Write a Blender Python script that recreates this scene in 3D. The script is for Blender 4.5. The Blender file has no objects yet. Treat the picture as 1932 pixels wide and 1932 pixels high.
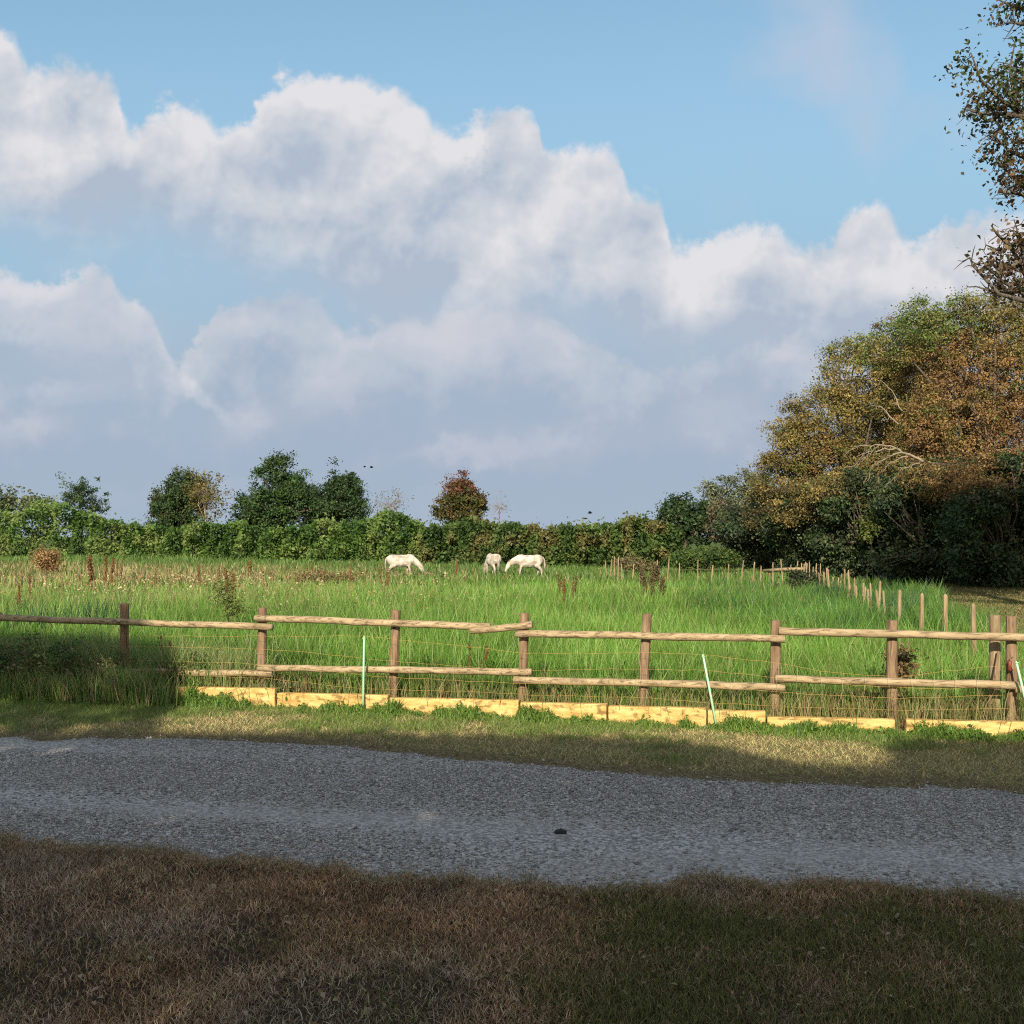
import bpy, math, random
import numpy as np
from mathutils import Vector

random.seed(7)
R = np.random.RandomState(11)
S = bpy.context.scene
COL = S.collection

# ---------------------------------------------------------------- camera
F = 1937.0            # focal length in units of a 1932 wide frame
EYE = 2.27
CU, HV = 966.0, 1010.0
cam_d = bpy.data.cameras.new('camera')
cam_d.sensor_width = 36.0
cam_d.lens = 36.0 * F / 1932.0
cam_d.shift_y = (HV - CU) / 1932.0
cam_d.clip_start = 0.1
cam_d.clip_end = 5000
cam = bpy.data.objects.new('camera', cam_d)
COL.objects.link(cam)
cam.location = (0, 0, EYE)
cam.rotation_euler = (math.radians(90), 0, 0)
S.camera = cam

# ---------------------------------------------------------------- sun, exposure
EXPO = 0.6
SUN_EL = 27.0
SUN_AZ = -10.0        # degrees to the right of straight behind the camera
a, e = math.radians(SUN_AZ), math.radians(SUN_EL)
SUN = Vector((math.sin(a) * math.cos(e), -math.cos(a) * math.cos(e), math.sin(e)))
sl = bpy.data.lights.new('sun', 'SUN')
sl.energy = 4.5
sl.angle = math.radians(0.4)
sl.color = (1.0, 0.87, 0.68)
so = bpy.data.objects.new('sun', sl)
COL.objects.link(so)
so.location = SUN * 60
so.rotation_euler = SUN.to_track_quat('Z', 'Y').to_euler()
S.view_settings.view_transform = 'Standard'
S.view_settings.look = 'None'
S.view_settings.exposure = EXPO
S.view_settings.gamma = 1.0
S.view_settings.use_curve_mapping = False
SKY_STRENGTH = 0.128
S.cycles.use_denoising = False
S.cycles.filter_width = 1.1
S.cycles.max_bounces = 4
S.cycles.diffuse_bounces = 3
S.cycles.glossy_bounces = 1
S.cycles.transmission_bounces = 3


def lin(r, g, b):
    f = lambda c: (c / 255 / 12.92) if c / 255 <= 0.04045 else ((c / 255 + 0.055) / 1.055) ** 2.4
    return (f(r), f(g), f(b))


# ---------------------------------------------------------------- world: sky and clouds
W = bpy.data.worlds.new('World')
S.world = W
W.use_nodes = True
W.cycles.sampling_method = 'MANUAL'
W.cycles.sample_map_resolution = 256
nt = W.node_tree
nt.nodes.clear()
N, L = nt.nodes, nt.links


def mk(t, tree=None, **kw):
    n = (tree or nt).nodes.new(t)
    for k, v in kw.items():
        setattr(n, k, v)
    return n


def put(inp, v):
    if isinstance(v, bpy.types.NodeSocket):
        inp.id_data.links.new(v, inp)
    else:
        inp.default_value = v


def Mt(op, a_, b_=None, c_=None, clamp=False):
    n = mk('ShaderNodeMath', operation=op)
    n.use_clamp = clamp
    put(n.inputs[0], a_)
    if b_ is not None:
        put(n.inputs[1], b_)
    if c_ is not None:
        put(n.inputs[2], c_)
    return n.outputs[0]


def sstep(x, lo, hi):
    n = mk('ShaderNodeMapRange', interpolation_type='SMOOTHSTEP')
    put(n.inputs[0], x)
    n.inputs[1].default_value = lo
    n.inputs[2].default_value = hi
    return n.outputs[0]


def mixc(f, a_, b_):
    n = mk('ShaderNodeMix', data_type='RGBA')
    put(n.inputs[0], f)
    put(n.inputs[6], a_ if isinstance(a_, bpy.types.NodeSocket) else (*a_, 1))
    put(n.inputs[7], b_ if isinstance(b_, bpy.types.NodeSocket) else (*b_, 1))
    return n.outputs[2]


def curve(x, pts):
    """outline of a cloud bank: pts are (azimuth, height) pairs in thousandths"""
    n = mk('ShaderNodeFloatCurve')
    cv = n.mapping.curves[0]
    P = [((p[0] + 600) / 3100.0, p[1] / 1000.0) for p in pts]
    cv.points[0].location = P[0]
    cv.points[1].location = P[-1]
    for p in P[1:-1]:
        cv.points.new(*p)
    n.mapping.update()
    put(n.inputs['Value'], x)
    return n.outputs[0]


tc = mk('ShaderNodeTexCoord')
sep = mk('ShaderNodeSeparateXYZ')
L.new(tc.outputs['Generated'], sep.inputs[0])
dx, dy, dz = sep.outputs
ysafe = Mt('MAXIMUM', dy, 0.12)
U = Mt('MULTIPLY_ADD', Mt('DIVIDE', dx, ysafe), 1.937, 0.966)      # azimuth, thousandths of the cloud chart
V = Mt('SUBTRACT', 1.010, Mt('MULTIPLY', Mt('DIVIDE', dz, ysafe), 1.937))  # drop below the chart top
cmb = mk('ShaderNodeCombineXYZ')
L.new(U, cmb.inputs[0])
L.new(V, cmb.inputs[1])
P0 = cmb.outputs[0]


def noise(scale, detail=6, rough=0.55, off=(0, 0, 0), vec=None, sc=(1, 1, 1)):
    m = mk('ShaderNodeMapping')
    m.inputs['Location'].default_value = off
    m.inputs['Scale'].default_value = sc
    put(m.inputs[0], vec or P0)
    n = mk('ShaderNodeTexNoise', noise_dimensions='2D')
    n.inputs['Scale'].default_value = scale
    n.inputs['Detail'].default_value = detail
    n.inputs['Roughness'].default_value = rough
    L.new(m.outputs[0], n.inputs['Vector'])
    return n.outputs[0]


def billow(scale, detail=2.5, off=(0, 0, 0), vec=None):
    m = mk('ShaderNodeMapping')
    m.inputs['Location'].default_value = off
    put(m.inputs[0], vec or P0)
    n = mk('ShaderNodeTexVoronoi', feature='SMOOTH_F1', voronoi_dimensions='2D')
    n.inputs['Scale'].default_value = scale
    n.inputs['Detail'].default_value = detail
    n.inputs['Roughness'].default_value = 0.55
    n.inputs['Smoothness'].default_value = 0.5
    n.normalize = True
    L.new(m.outputs[0], n.inputs['Vector'])
    return Mt('SUBTRACT', 1.0, n.outputs['Distance'])


n_big = Mt('SUBTRACT', noise(4.5, 6, 0.6), 0.5)
n_fine = Mt('SUBTRACT', noise(22, 6, 0.65, (3, 1, 0)), 0.5)
# warped coordinate for the billows
wv = mk('ShaderNodeVectorMath', operation='MULTIPLY_ADD')
nz = mk('ShaderNodeTexNoise', noise_dimensions='2D')
nz.inputs['Scale'].default_value = 9
nz.inputs['Detail'].default_value = 4
L.new(P0, nz.inputs['Vector'])
L.new(nz.outputs['Color'], wv.inputs[0])
wv.inputs[1].default_value = (0.09, 0.09, 0)
L.new(P0, wv.inputs[2])
PW = wv.outputs[0]
bil = billow(7.5, 3, (0.3, 0.2, 0), PW)
bil_l = billow(7.5, 3, (0.3 - 0.010, 0.2 - 0.016, 0), PW)   # the same billows a little nearer the sun
relief = Mt('SUBTRACT', bil, bil_l)
rn = noise(5.0, 4, 0.52, (5, 5, 0))
rn2 = noise(5.0, 4, 0.52, (5 - 0.03, 5 - 0.05, 0))
relief2 = Mt('SUBTRACT', rn, rn2)

sky = mk('ShaderNodeTexSky', sky_type='NISHITA')
sky.sun_disc = False
sky.sun_elevation = math.radians(SUN_EL)
sky.sun_rotation = math.atan2(SUN.x, SUN.y)
sky.altitude = 0
sky.air_density = 1.0
sky.dust_density = 0.6
sky.ozone_density = 1.0
skyc = mk('ShaderNodeVectorMath', operation='MULTIPLY')
L.new(sky.outputs[0], skyc.inputs[0])
skyc.inputs[1].default_value = (0.90, 1.03, 0.93)

K = 1.0 / SKY_STRENGTH / 2 ** EXPO     # clouds are given as radiance, the Background multiplies by SKY_STRENGTH


def rad(r, g, b):
    c = lin(r, g, b)
    return (c[0] * K, c[1] * K, c[2] * K)


result = skyc.outputs[0]
# pale veil of moist air towards the horizon
result = mixc(Mt('MULTIPLY_ADD', sstep(V, -0.05, 0.5), 0.62, 0.25), result, rad(154, 191, 216))
result = mixc(Mt('MULTIPLY', sstep(V, 0.36, 0.80), 0.95), result, rad(166, 182, 200))
Uc = Mt('DIVIDE', Mt('ADD', Mt('MULTIPLY_ADD', n_fine, 0.035, U), 0.6), 3.1)
Vw = Mt('ADD', Mt('MULTIPLY_ADD', n_fine, 0.065, V),
        Mt('MULTIPLY_ADD', Mt('SUBTRACT', bil, 0.62), 0.075, Mt('MULTIPLY', n_big, 0.05)))
Vs = Mt('MULTIPLY_ADD', n_big, 0.16, V)


def puff(u, v, ru, rv):
    a1 = Mt('DIVIDE', Mt('SUBTRACT', Mt('MULTIPLY_ADD', n_fine, 0.10, Mt('MULTIPLY_ADD', n_big, 0.10, U)), u / 1000), ru / 1000)
    b1 = Mt('DIVIDE', Mt('SUBTRACT', Vw, v / 1000), rv / 1000)
    r2 = Mt('ADD', Mt('MULTIPLY', a1, a1), Mt('MULTIPLY', b1, b1))
    return Mt('POWER', 2.718, Mt('MULTIPLY', r2, -1.0))


def bank(result, top, bot, hi, mid, lo, amount=1.0, soft=0.02, bsoft=0.10, rel=2.6, bias=0.0, gain=0.5, puffs=()):
    t = curve(Uc, top)
    b = curve(Uc, bot)
    al = sstep(Mt('SUBTRACT', Vw, t), 0.0, soft)
    al = Mt('MULTIPLY', al, Mt('SUBTRACT', 1.0, sstep(Mt('SUBTRACT', Vs, b), -bsoft * 0.5, bsoft)))
    al = Mt('MULTIPLY', Mt('MULTIPLY', al, amount), sstep(Mt('SUBTRACT', b, t), 0.0, 0.04))
    h = Mt('DIVIDE', Mt('SUBTRACT', Vs, t), Mt('SUBTRACT', b, t), clamp=True)
    sh = Mt('MULTIPLY_ADD', h, -0.80, 0.74 + bias)
    sh = Mt('ADD', sh, Mt('MULTIPLY', relief, rel * 0.65))
    for q in puffs:
        sh = Mt('MULTIPLY_ADD', puff(*q[:4]), q[4], sh)
    sh = Mt('ADD', sh, Mt('MULTIPLY', relief2, rel * 1.1))
    sh = Mt('ADD', sh, Mt('MULTIPLY', Mt('SUBTRACT', noise(3.2, 5, 0.55, (top[0][1] * 0.01, 2, 1)), 0.5), gain * 2.2), clamp=True)
    c = mixc(sstep(sh, -0.1, 0.6), lo, mid)
    c = mixc(sstep(sh, 0.45, 1.05), c, hi)
    return mixc(al, result, c)


# far low layers first, the nearest big bank last
result = bank(result, [(-600, 720), (0, 740), (400, 760), (560, 700), (640, 655), (760, 720), (1000, 760), (1250, 700), (1400, 690), (1600, 720), (2500, 700)],
              [(-600, 900), (0, 880), (500, 880), (900, 920), (1400, 900), (2500, 900)],
              rad(196, 198, 212), rad(178, 187, 204), rad(163, 178, 199), 0.75, 0.10, 0.2, rel=1.6)
result = bank(result, [(-600, 600), (300, 690), (380, 610), (440, 560), (560, 540), (680, 620), (720, 590), (860, 585), (1000, 580), (1060, 610), (1130, 650), (1200, 690), (1430, 660), (1490, 645), (1550, 670), (1650, 700), (2500, 700)],
              [(-600, 720), (300, 760), (700, 780), (1000, 780), (1200, 790), (1500, 790), (2500, 790)],
              rad(214, 214, 221), rad(189, 198, 211), rad(164, 180, 201), 0.9, 0.03, 0.16, rel=1.3, bias=-0.05,
              puffs=[(860, 630, 130, 40, .5), (1060, 650, 45, 40, .5), (470, 620, 60, 30, .3)])
result = bank(result, [(-600, 520), (-100, 520), (0, 505), (60, 525), (120, 505), (190, 485), (230, 540), (280, 570), (305, 635), (350, 700), (420, 765), (520, 900), (560, 990), (2500, 999)],
              [(-600, 720), (0, 700), (200, 720), (345, 745), (420, 790), (520, 820), (600, 800), (2500, 800)],
              rad(220, 219, 225), rad(197, 204, 215), rad(166, 183, 203), 0.95, 0.03, 0.14, rel=1.3, bias=0.05)
result = bank(result,
              [(-600, 160), (-120, 70), (0, 55), (30, 75), (60, 115), (150, 118), (225, 165), (250, 225), (300, 190), (375, 190), (415, 245), (470, 215),
               (505, 160), (560, 128), (640, 125), (720, 140), (790, 185), (850, 240), (900, 225), (950, 205), (1005, 205), (1030, 270),
               (1085, 262), (1150, 262), (1190, 345), (1245, 372), (1280, 450), (1340, 440), (1450, 420), (1530, 455), (1600, 405), (1660, 385),
               (1710, 445), (1800, 420), (1932, 400), (2200, 330), (2500, 330)],
              [(-600, 370), (0, 375), (150, 395), (300, 430), (460, 455), (600, 500), (720, 560), (850, 575), (1100, 590), (1300, 640), (1600, 660), (1932, 680), (2500, 680)],
              rad(229, 227, 230), rad(205, 209, 217), rad(174, 187, 205), 0.97, 0.038, 0.14, rel=1.6, bias=0.10,
              puffs=[(880, 285, 55, 45, .6), (620, 175, 110, 60, .30), (20, 250, 130, 150, .30), (960, 320, 55, 75, -.30), (1010, 500, 160, 70, .38), (560, 380, 200, 70, .22), (1300, 540, 120, 60, .28), (1700, 520, 140, 60, .25)])
for (pu_, pv, ru, rv, am) in [(900, 650, 150, 55, .6), (640, 740, 60, 40, .5), (480, 805, 50, 30, .55), (880, 860, 110, 22, .5), (40, 810, 70, 26, .5), (1482, 675, 46, 28, .9), (180, 640, 110, 60, .5), (470, 625, 60, 30, .4), (1340, 780, 90, 40, .3)]:
    result = mixc(Mt('MULTIPLY', puff(pu_, pv, ru, rv), am, clamp=True), result, rad(204, 206, 216))
# a thin veil of cloud high on the right
veil = Mt('MULTIPLY', Mt('MULTIPLY', sstep(U, 1.25, 1.45), Mt('SUBTRACT', 1.0, sstep(V, 0.28, 0.52))), sstep(noise(3.0, 4, 0.5, (9, 2, 0)), 0.45, 0.8))
result = mixc(Mt('MULTIPLY', veil, 0.7), result, rad(190, 200, 218))
# behind the viewer the sky with the added fill cloud
front = sstep(dy, 0.12, 0.30)
# unseen broken cloud, added overhead and behind to lift and whiten the fill
n3 = mk('ShaderNodeTexNoise')
n3.inputs['Scale'].default_value = 2.6
n3.inputs['Detail'].default_value = 3
L.new(tc.outputs['Generated'], n3.inputs['Vector'])
back = mixc(Mt('MULTIPLY_ADD', sstep(n3.outputs[0], 0.35, 0.6), 0.75, 0.15), skyc.outputs[0], rad(218, 207, 196))
result = mixc(front, back, result)
bg = mk('ShaderNodeBackground')
L.new(result, bg.inputs[0])
bg.inputs[1].default_value = SKY_STRENGTH
wo = mk('ShaderNodeOutputWorld')
L.new(bg.outputs[0], wo.inputs[0])


# ---------------------------------------------------------------- helpers
def at(u, v, d):
    """world point seen at chart direction (u, v) and at distance d"""
    return np.array([(u - CU) / F * d, d, EYE - (v - HV) / F * d])


def vnoise(x, y, s, seed=0):
    x = np.asarray(x) / s + seed * 17.3
    y = np.asarray(y) / s + seed * 5.7
    xi, yi = np.floor(x), np.floor(y)
    fx, fy = x - xi, y - yi
    fx = fx * fx * (3 - 2 * fx)
    fy = fy * fy * (3 - 2 * fy)

    def h(i, j):
        q = np.sin(i * 127.1 + j * 311.7 + seed * 74.7) * 43758.5453
        return q - np.floor(q)
    return (h(xi, yi) * (1 - fx) + h(xi + 1, yi) * fx) * (1 - fy) + (h(xi, yi + 1) * (1 - fx) + h(xi + 1, yi + 1) * fx) * fy


def tag(o, label=None, cat=None, group=None, kind=None):
    if label:
        o['label'] = label
    if cat:
        o['category'] = cat
    if group:
        o['group'] = group
    if kind:
        o['kind'] = kind
    return o


def link(name, me, mat=None, parent=None):
    o = bpy.data.objects.new(name, me)
    if mat:
        me.materials.append(mat)
    COL.objects.link(o)
    if parent:
        o.parent = parent
        o.matrix_parent_inverse = parent.matrix_world.inverted() if False else o.matrix_parent_inverse
        o.location = -parent.location
    return o


def npmesh(name, Vt, Fc, mat=None, parent=None, col=None, smooth=False):
    """one mesh object from numpy vertices (world space) and faces of one size"""
    me = bpy.data.meshes.new(name)
    Vt = np.asarray(Vt, dtype=np.float32)
    Fc = np.asarray(Fc, dtype=np.int32)
    m, k = Fc.shape
    me.vertices.add(len(Vt))
    me.vertices.foreach_set('co', Vt.ravel())
    me.loops.add(m * k)
    me.loops.foreach_set('vertex_index', Fc.ravel())
    me.polygons.add(m)
    me.polygons.foreach_set('loop_start', np.arange(0, m * k, k, dtype=np.int32))
    me.polygons.foreach_set('loop_total', np.full(m, k, dtype=np.int32))
    if smooth:
        me.polygons.foreach_set('use_smooth', np.ones(m, dtype=bool))
    me.update(calc_edges=True)
    if col is not None:
        ca = me.color_attributes.new('Col', 'FLOAT_COLOR', 'POINT')
        c4 = np.ones((len(Vt), 4), dtype=np.float32)
        c4[:, :3] = np.clip(col, 0, 1)
        ca.data.foreach_set('color', c4.ravel())
    return link(name, me, mat, parent)


def empty(name, loc, label, cat, group=None):
    o = bpy.data.objects.new(name, None)
    o.empty_display_size = 0.2
    o.location = Vector([float(q) for q in loc])
    COL.objects.link(o)
    return tag(o, label, cat, group)


class MB:
    """collects tubes and boxes into one quad/tri mesh"""

    def __init__(s):
        s.v, s.f, s.c, s.n = [], [], [], 0

    def add(s, v, f, c=None):
        v = np.asarray(v, float)
        s.v.append(v)
        s.f.append(np.asarray(f) + s.n)
        s.c.append(np.tile(np.asarray(c if c is not None else (1, 1, 1), float), (len(v), 1)) if c is None or np.ndim(c) == 1 else c)
        s.n += len(v)

    def tube(s, pts, rad, seg=6, c=None, cap=True, squash=1.0, rough=0.0, rng=None):
        pts = np.asarray(pts, float)
        n = len(pts)
        rad = np.broadcast_to(np.asarray(rad, float), (n,))
        tan = np.gradient(pts, axis=0)
        tan /= np.linalg.norm(tan, axis=1)[:, None] + 1e-9
        up = np.array([0, 0, 1.0]) if abs(tan[0][2]) < 0.8 else np.array([1.0, 0, 0])
        vs = []
        for i in range(n):
            b = np.cross(up, tan[i])
            b /= np.linalg.norm(b) + 1e-9
            q = np.cross(tan[i], b)
            a_ = np.arange(seg) * 2 * math.pi / seg
            r = rad[i] * (1 + (rng.uniform(-rough, rough, seg) if rng is not None else 0))
            vs.append(pts[i] + np.cos(a_)[:, None] * b * np.reshape(r, (-1, 1)) + np.sin(a_)[:, None] * q * np.reshape(r, (-1, 1)) * squash)
        vs = np.vstack(vs)
        f = []
        for i in range(n - 1):
            for j in range(seg):
                k = (j + 1) % seg
                f.append((i * seg + j, i * seg + k, (i + 1) * seg + k, (i + 1) * seg + j))
        if cap:
            vs = np.vstack([vs, pts[0], pts[-1]])
            for j in range(seg):
                k = (j + 1) % seg
                f.append((n * seg, k, j, j))
                f.append((n * seg + 1, (n - 1) * seg + j, (n - 1) * seg + k, (n - 1) * seg + k))
        s.add(vs, f, c)

    def build(s, name, mat, parent=None, smooth=True, colors=False):
        V_ = np.vstack(s.v)
        F_ = np.vstack(s.f)
        me = bpy.data.meshes.new(name)
        faces = [tuple(int(q) for q in dict.fromkeys(f.tolist())) for f in F_]
        me.from_pydata(V_.tolist(), [], faces)
        if smooth:
            for p in me.polygons:
                p.use_smooth = True
        if colors:
            ca = me.color_attributes.new('Col', 'FLOAT_COLOR', 'POINT')
            c4 = np.ones((len(V_), 4), dtype=np.float32)
            c4[:, :3] = np.vstack(s.c)
            ca.data.foreach_set('color', c4.ravel())
        me.update()
        return link(name, me, mat, parent)


def unit(v):
    return v / (np.linalg.norm(v, axis=1)[:, None] + 1e-9)


def leaf_geo(C, size, col, aspect=0.55, out=None, upb=0.35):
    """one folded leaf-shaped quad per centre"""
    n = len(C)
    size = np.broadcast_to(size, (n,))
    nr = R.normal(size=(n, 3))
    nr[:, 2] += upb
    if out is not None:
        nr += out * 0.9
    nr = unit(nr)
    t = unit(np.cross(nr, R.normal(size=(n, 3))))
    b = np.cross(nr, t)
    l = size * R.uniform(0.7, 1.3, n)
    w = l * aspect * R.uniform(0.8, 1.2, n)
    fold = (w * 0.22)[:, None] * nr
    v = np.stack([C - t * (l / 2)[:, None], C + b * (w / 2)[:, None] + fold, C + t * (l / 2)[:, None], C - b * (w / 2)[:, None] + fold], 1)
    f = np.arange(4 * n).reshape(n, 4)
    return v.reshape(-1, 3), f, np.repeat(col, 4, axis=0)


def blade_geo(B, h, w, lean, col, tip=None):
    n = len(B)
    az = R.uniform(0, math.pi, n)
    d = np.stack([np.cos(az), np.sin(az), np.zeros(n)], 1)
    h = np.broadcast_to(h, (n,))
    w = np.broadcast_to(w, (n,))
    lean = np.asarray(lean)
    l3 = np.concatenate([lean, np.zeros((n, 1))], 1)
    up = np.zeros((n, 3))
    up[:, 2] = 1
    mid = B + up * (h * 0.58)[:, None] + l3 * 0.32
    tp = B + up * (h)[:, None] + l3
    v = np.stack([B - d * (w * .5)[:, None], B + d * (w * .5)[:, None], mid - d * (w * .4)[:, None], mid + d * (w * .4)[:, None], tp], 1).reshape(-1, 3)
    i = np.arange(n)[:, None] * 5
    f = np.concatenate([i + [[0, 1, 3]], i + [[0, 3, 2]], i + [[2, 3, 4]]], 0)
    c = np.repeat(col, 5, axis=0)
    if tip is not None:
        c[4::5] = tip
    return v, f, c


def pick(pal, n, jit=0.15, p=None):
    pal = np.asarray(pal)
    c = pal[R.choice(len(pal), n, p=p)]
    return np.clip(c * R.uniform(1 - jit, 1 + jit, (n, 1)) * R.uniform(1 - jit * .5, 1 + jit * .5, (n, 3)), 0, 1)


# ---------------------------------------------------------------- materials
def new_mat(name):
    m = bpy.data.materials.new(name)
    m.use_nodes = True
    t = m.node_tree
    b = t.nodes['Principled BSDF']
    return m, t, b


def leaf_mat(name, trans=0.3, rough=0.55, spec=0.3):
    m, t, b = new_mat(name)
    at_ = t.nodes.new('ShaderNodeAttribute')
    at_.attribute_name = 'Col'
    b.inputs['Roughness'].default_value = rough
    b.inputs['Specular IOR Level'].default_value = spec
    t.links.new(at_.outputs['Color'], b.inputs['Base Color'])
    tr = t.nodes.new('ShaderNodeBsdfTranslucent')
    t.links.new(at_.outputs['Color'], tr.inputs[0])
    mx = t.nodes.new('ShaderNodeMixShader')
    mx.inputs[0].default_value = trans
    t.links.new(b.outputs[0], mx.inputs[1])
    t.links.new(tr.outputs[0], mx.inputs[2])
    t.links.new(mx.outputs[0], t.nodes['Material Output'].inputs[0])
    return m


def noisy_mat(name, cols, scale, rough=0.8, stretch=(1, 1, 1), bump=0.3, detail=6, bdist=0.01, cracks=None):
    """colour ramp over stretched noise, with bump"""
    m, t, b = new_mat(name)
    tc_ = t.nodes.new('ShaderNodeTexCoord')
    mp = t.nodes.new('ShaderNodeMapping')
    mp.inputs['Scale'].default_value = stretch
    t.links.new(tc_.outputs['Object'], mp.inputs[0])
    nz_ = t.nodes.new('ShaderNodeTexNoise')
    nz_.inputs['Scale'].default_value = scale
    nz_.inputs['Detail'].default_value = detail
    nz_.inputs['Roughness'].default_value = 0.65
    t.links.new(mp.outputs[0], nz_.inputs['Vector'])
    cr = t.nodes.new('ShaderNodeValToRGB')
    el = cr.color_ramp.elements
    k = len(cols)
    el[0].position, el[-1].position = 0.28, 0.72
    for i in range(1, k - 1):
        el.new(0.28 + 0.44 * i / (k - 1))
    for i, c in enumerate(cols):
        el[i].color = (*c, 1)
    t.links.new(nz_.outputs[0], cr.inputs[0])
    src = cr.outputs[0]
    if cracks:      # dark splits along the grain and round knots
        for sc_, st_, lo_, hi_ in ((cracks * 1.6, stretch, .36, .46), (cracks * .9, (1, 1, 1), .24, .32)):
            m2 = t.nodes.new('ShaderNodeMapping')
            m2.inputs['Scale'].default_value = tuple(q if q == 1 else q * .35 for q in st_)
            m2.inputs['Location'].default_value = (3.1, 1.7, .4)
            t.links.new(tc_.outputs['Object'], m2.inputs[0])
            n2 = t.nodes.new('ShaderNodeTexNoise')
            n2.inputs['Scale'].default_value = sc_
            n2.inputs['Detail'].default_value = 3
            t.links.new(m2.outputs[0], n2.inputs['Vector'])
            r2 = t.nodes.new('ShaderNodeMapRange')
            r2.inputs[1].default_value, r2.inputs[2].default_value = lo_, hi_
            r2.inputs[3].default_value = .45
            t.links.new(n2.outputs[0], r2.inputs[0])
            mx_ = t.nodes.new('ShaderNodeMix')
            mx_.data_type = 'RGBA'
            mx_.blend_type = 'MULTIPLY'
            mx_.inputs[0].default_value = 1
            t.links.new(src, mx_.inputs[6])
            t.links.new(r2.outputs[0], mx_.inputs[7])
            src = mx_.outputs[2]
    t.links.new(src, b.inputs['Base Color'])
    b.inputs['Roughness'].default_value = rough
    b.inputs['Specular IOR Level'].default_value = 0.25
    if bump:
        bp = t.nodes.new('ShaderNodeBump')
        bp.inputs['Strength'].default_value = bump
        bp.inputs['Distance'].default_value = bdist
        t.links.new(nz_.outputs[0], bp.inputs['Height'])
        t.links.new(bp.outputs[0], b.inputs['Normal'])
    return m


M_leaf = leaf_mat('foliage', 0.28)
M_grass = leaf_mat('grass_blades', 0.30, 0.5, 0.35)
M_dry = leaf_mat('dry_thatch', 0.15, 0.8, 0.1)
M_bark = noisy_mat('bark', [(.035, .028, .022), (.09, .075, .06), (.16, .14, .115)], 9, 0.9, (1, 1, .25), 0.6, bdist=.03)
M_pale_bark = noisy_mat('pale_bark', [(.15, .12, .085), (.24, .20, .14), (.33, .28, .21)], 9, 0.9, (1, 1, .3), 0.4)
M_rail = noisy_mat('weathered_rail', [(.13, .095, .06), (.31, .235, .14), (.42, .325, .20), (.50, .40, .26)], 14, 0.85, (.22, 1, 1), 0.8, bdist=.014, cracks=26)
M_post = noisy_mat('weathered_post', [(.07, .042, .026), (.18, .115, .07), (.27, .185, .115), (.33, .25, .16)], 12, 0.85, (1, 1, .2), 0.8, bdist=.014, cracks=26)
M_sleeper = noisy_mat('new_timber', [(.32, .18, .06), (.54, .34, .115), (.66, .46, .18), (.74, .57, .30)], 9, 0.8, (.25, 1, 1.8), 0.5, bdist=.008, cracks=18)
M_stake = noisy_mat('split_stake', [(.13, .085, .05), (.29, .22, .13), (.40, .32, .20)], 10, 0.85, (1, 1, .2), 0.5)
M_soil = noisy_mat('bare_earth', [(.085, .07, .04), (.15, .12, .07), (.22, .18, .11)], 3.0, 0.95, (1, 1, 1), 0.5, bdist=.03)

# ---------------------------------------------------------------- ground sheet
FXP = np.array([(-30, 19.5), (-14, 16.3), (-4.8, 14.05), (-3.14, 13.65), (.157, 12.74), (2.33, 12.14), (5.6, 11.57), (14, 10.2), (30, 8)], float)
FX = lambda x: np.interp(x, FXP[:, 0], FXP[:, 1])       # front of the timber edging


def on_line(u, add):
    """x, y where direction u meets the edging line moved back by add"""
    k_ = (u - CU) / F
    y_ = 12.7
    for _ in range(30):
        y_ = FX(k_ * y_) + add
    return k_ * y_, y_

RA = np.array([(0, 1393), (300, 1393), (600, 1405), (900, 1440), (1200, 1462), (1500, 1480), (1932, 1500)], float)
RB = np.array([(0, 1588), (300, 1612), (500, 1642), (700, 1655), (850, 1668), (1100, 1668), (1400, 1668), (1600, 1680), (1932, 1705)], float)


def to_ground(uv):
    d = EYE * F / (uv[:, 1] - HV)
    return np.stack([(uv[:, 0] - CU) / F * d, d], 1)


GA, GB = to_ground(RA), to_ground(RB)
GA = np.vstack([[-14, 12.2], [-9, 11.7], GA, [7, 8.7], [14, 8.0]])
GB = np.vstack([[-14, 8.7], [-8, 8.1], [-5, 7.75], GB, [4.5, 6.1], [8, 5.6], [14, 5.0]])
GA = GA[np.argsort(GA[:, 0])]
GB = GB[np.argsort(GB[:, 0])]


def wob(x, s):
    return (vnoise(x, x * 0 + s, .5, s) - .5) * .34 + (vnoise(x, x * 0 + 2 * s, .17, s + 2) - .5) * .2


far_edge = lambda x: np.interp(x, GA[:, 0], GA[:, 1]) + wob(x, 1) * .7
near_edge = lambda x: np.interp(x, GB[:, 0], GB[:, 1]) + wob(x, 5)


def in_road(x, y):
    return (y > near_edge(x)) & (y < far_edge(x))


def ground_h(x, y):
    return (vnoise(x, y, 1.7, 3) - .5) * .03 * np.clip((22 - y) / 10, 0, 1)


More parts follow.
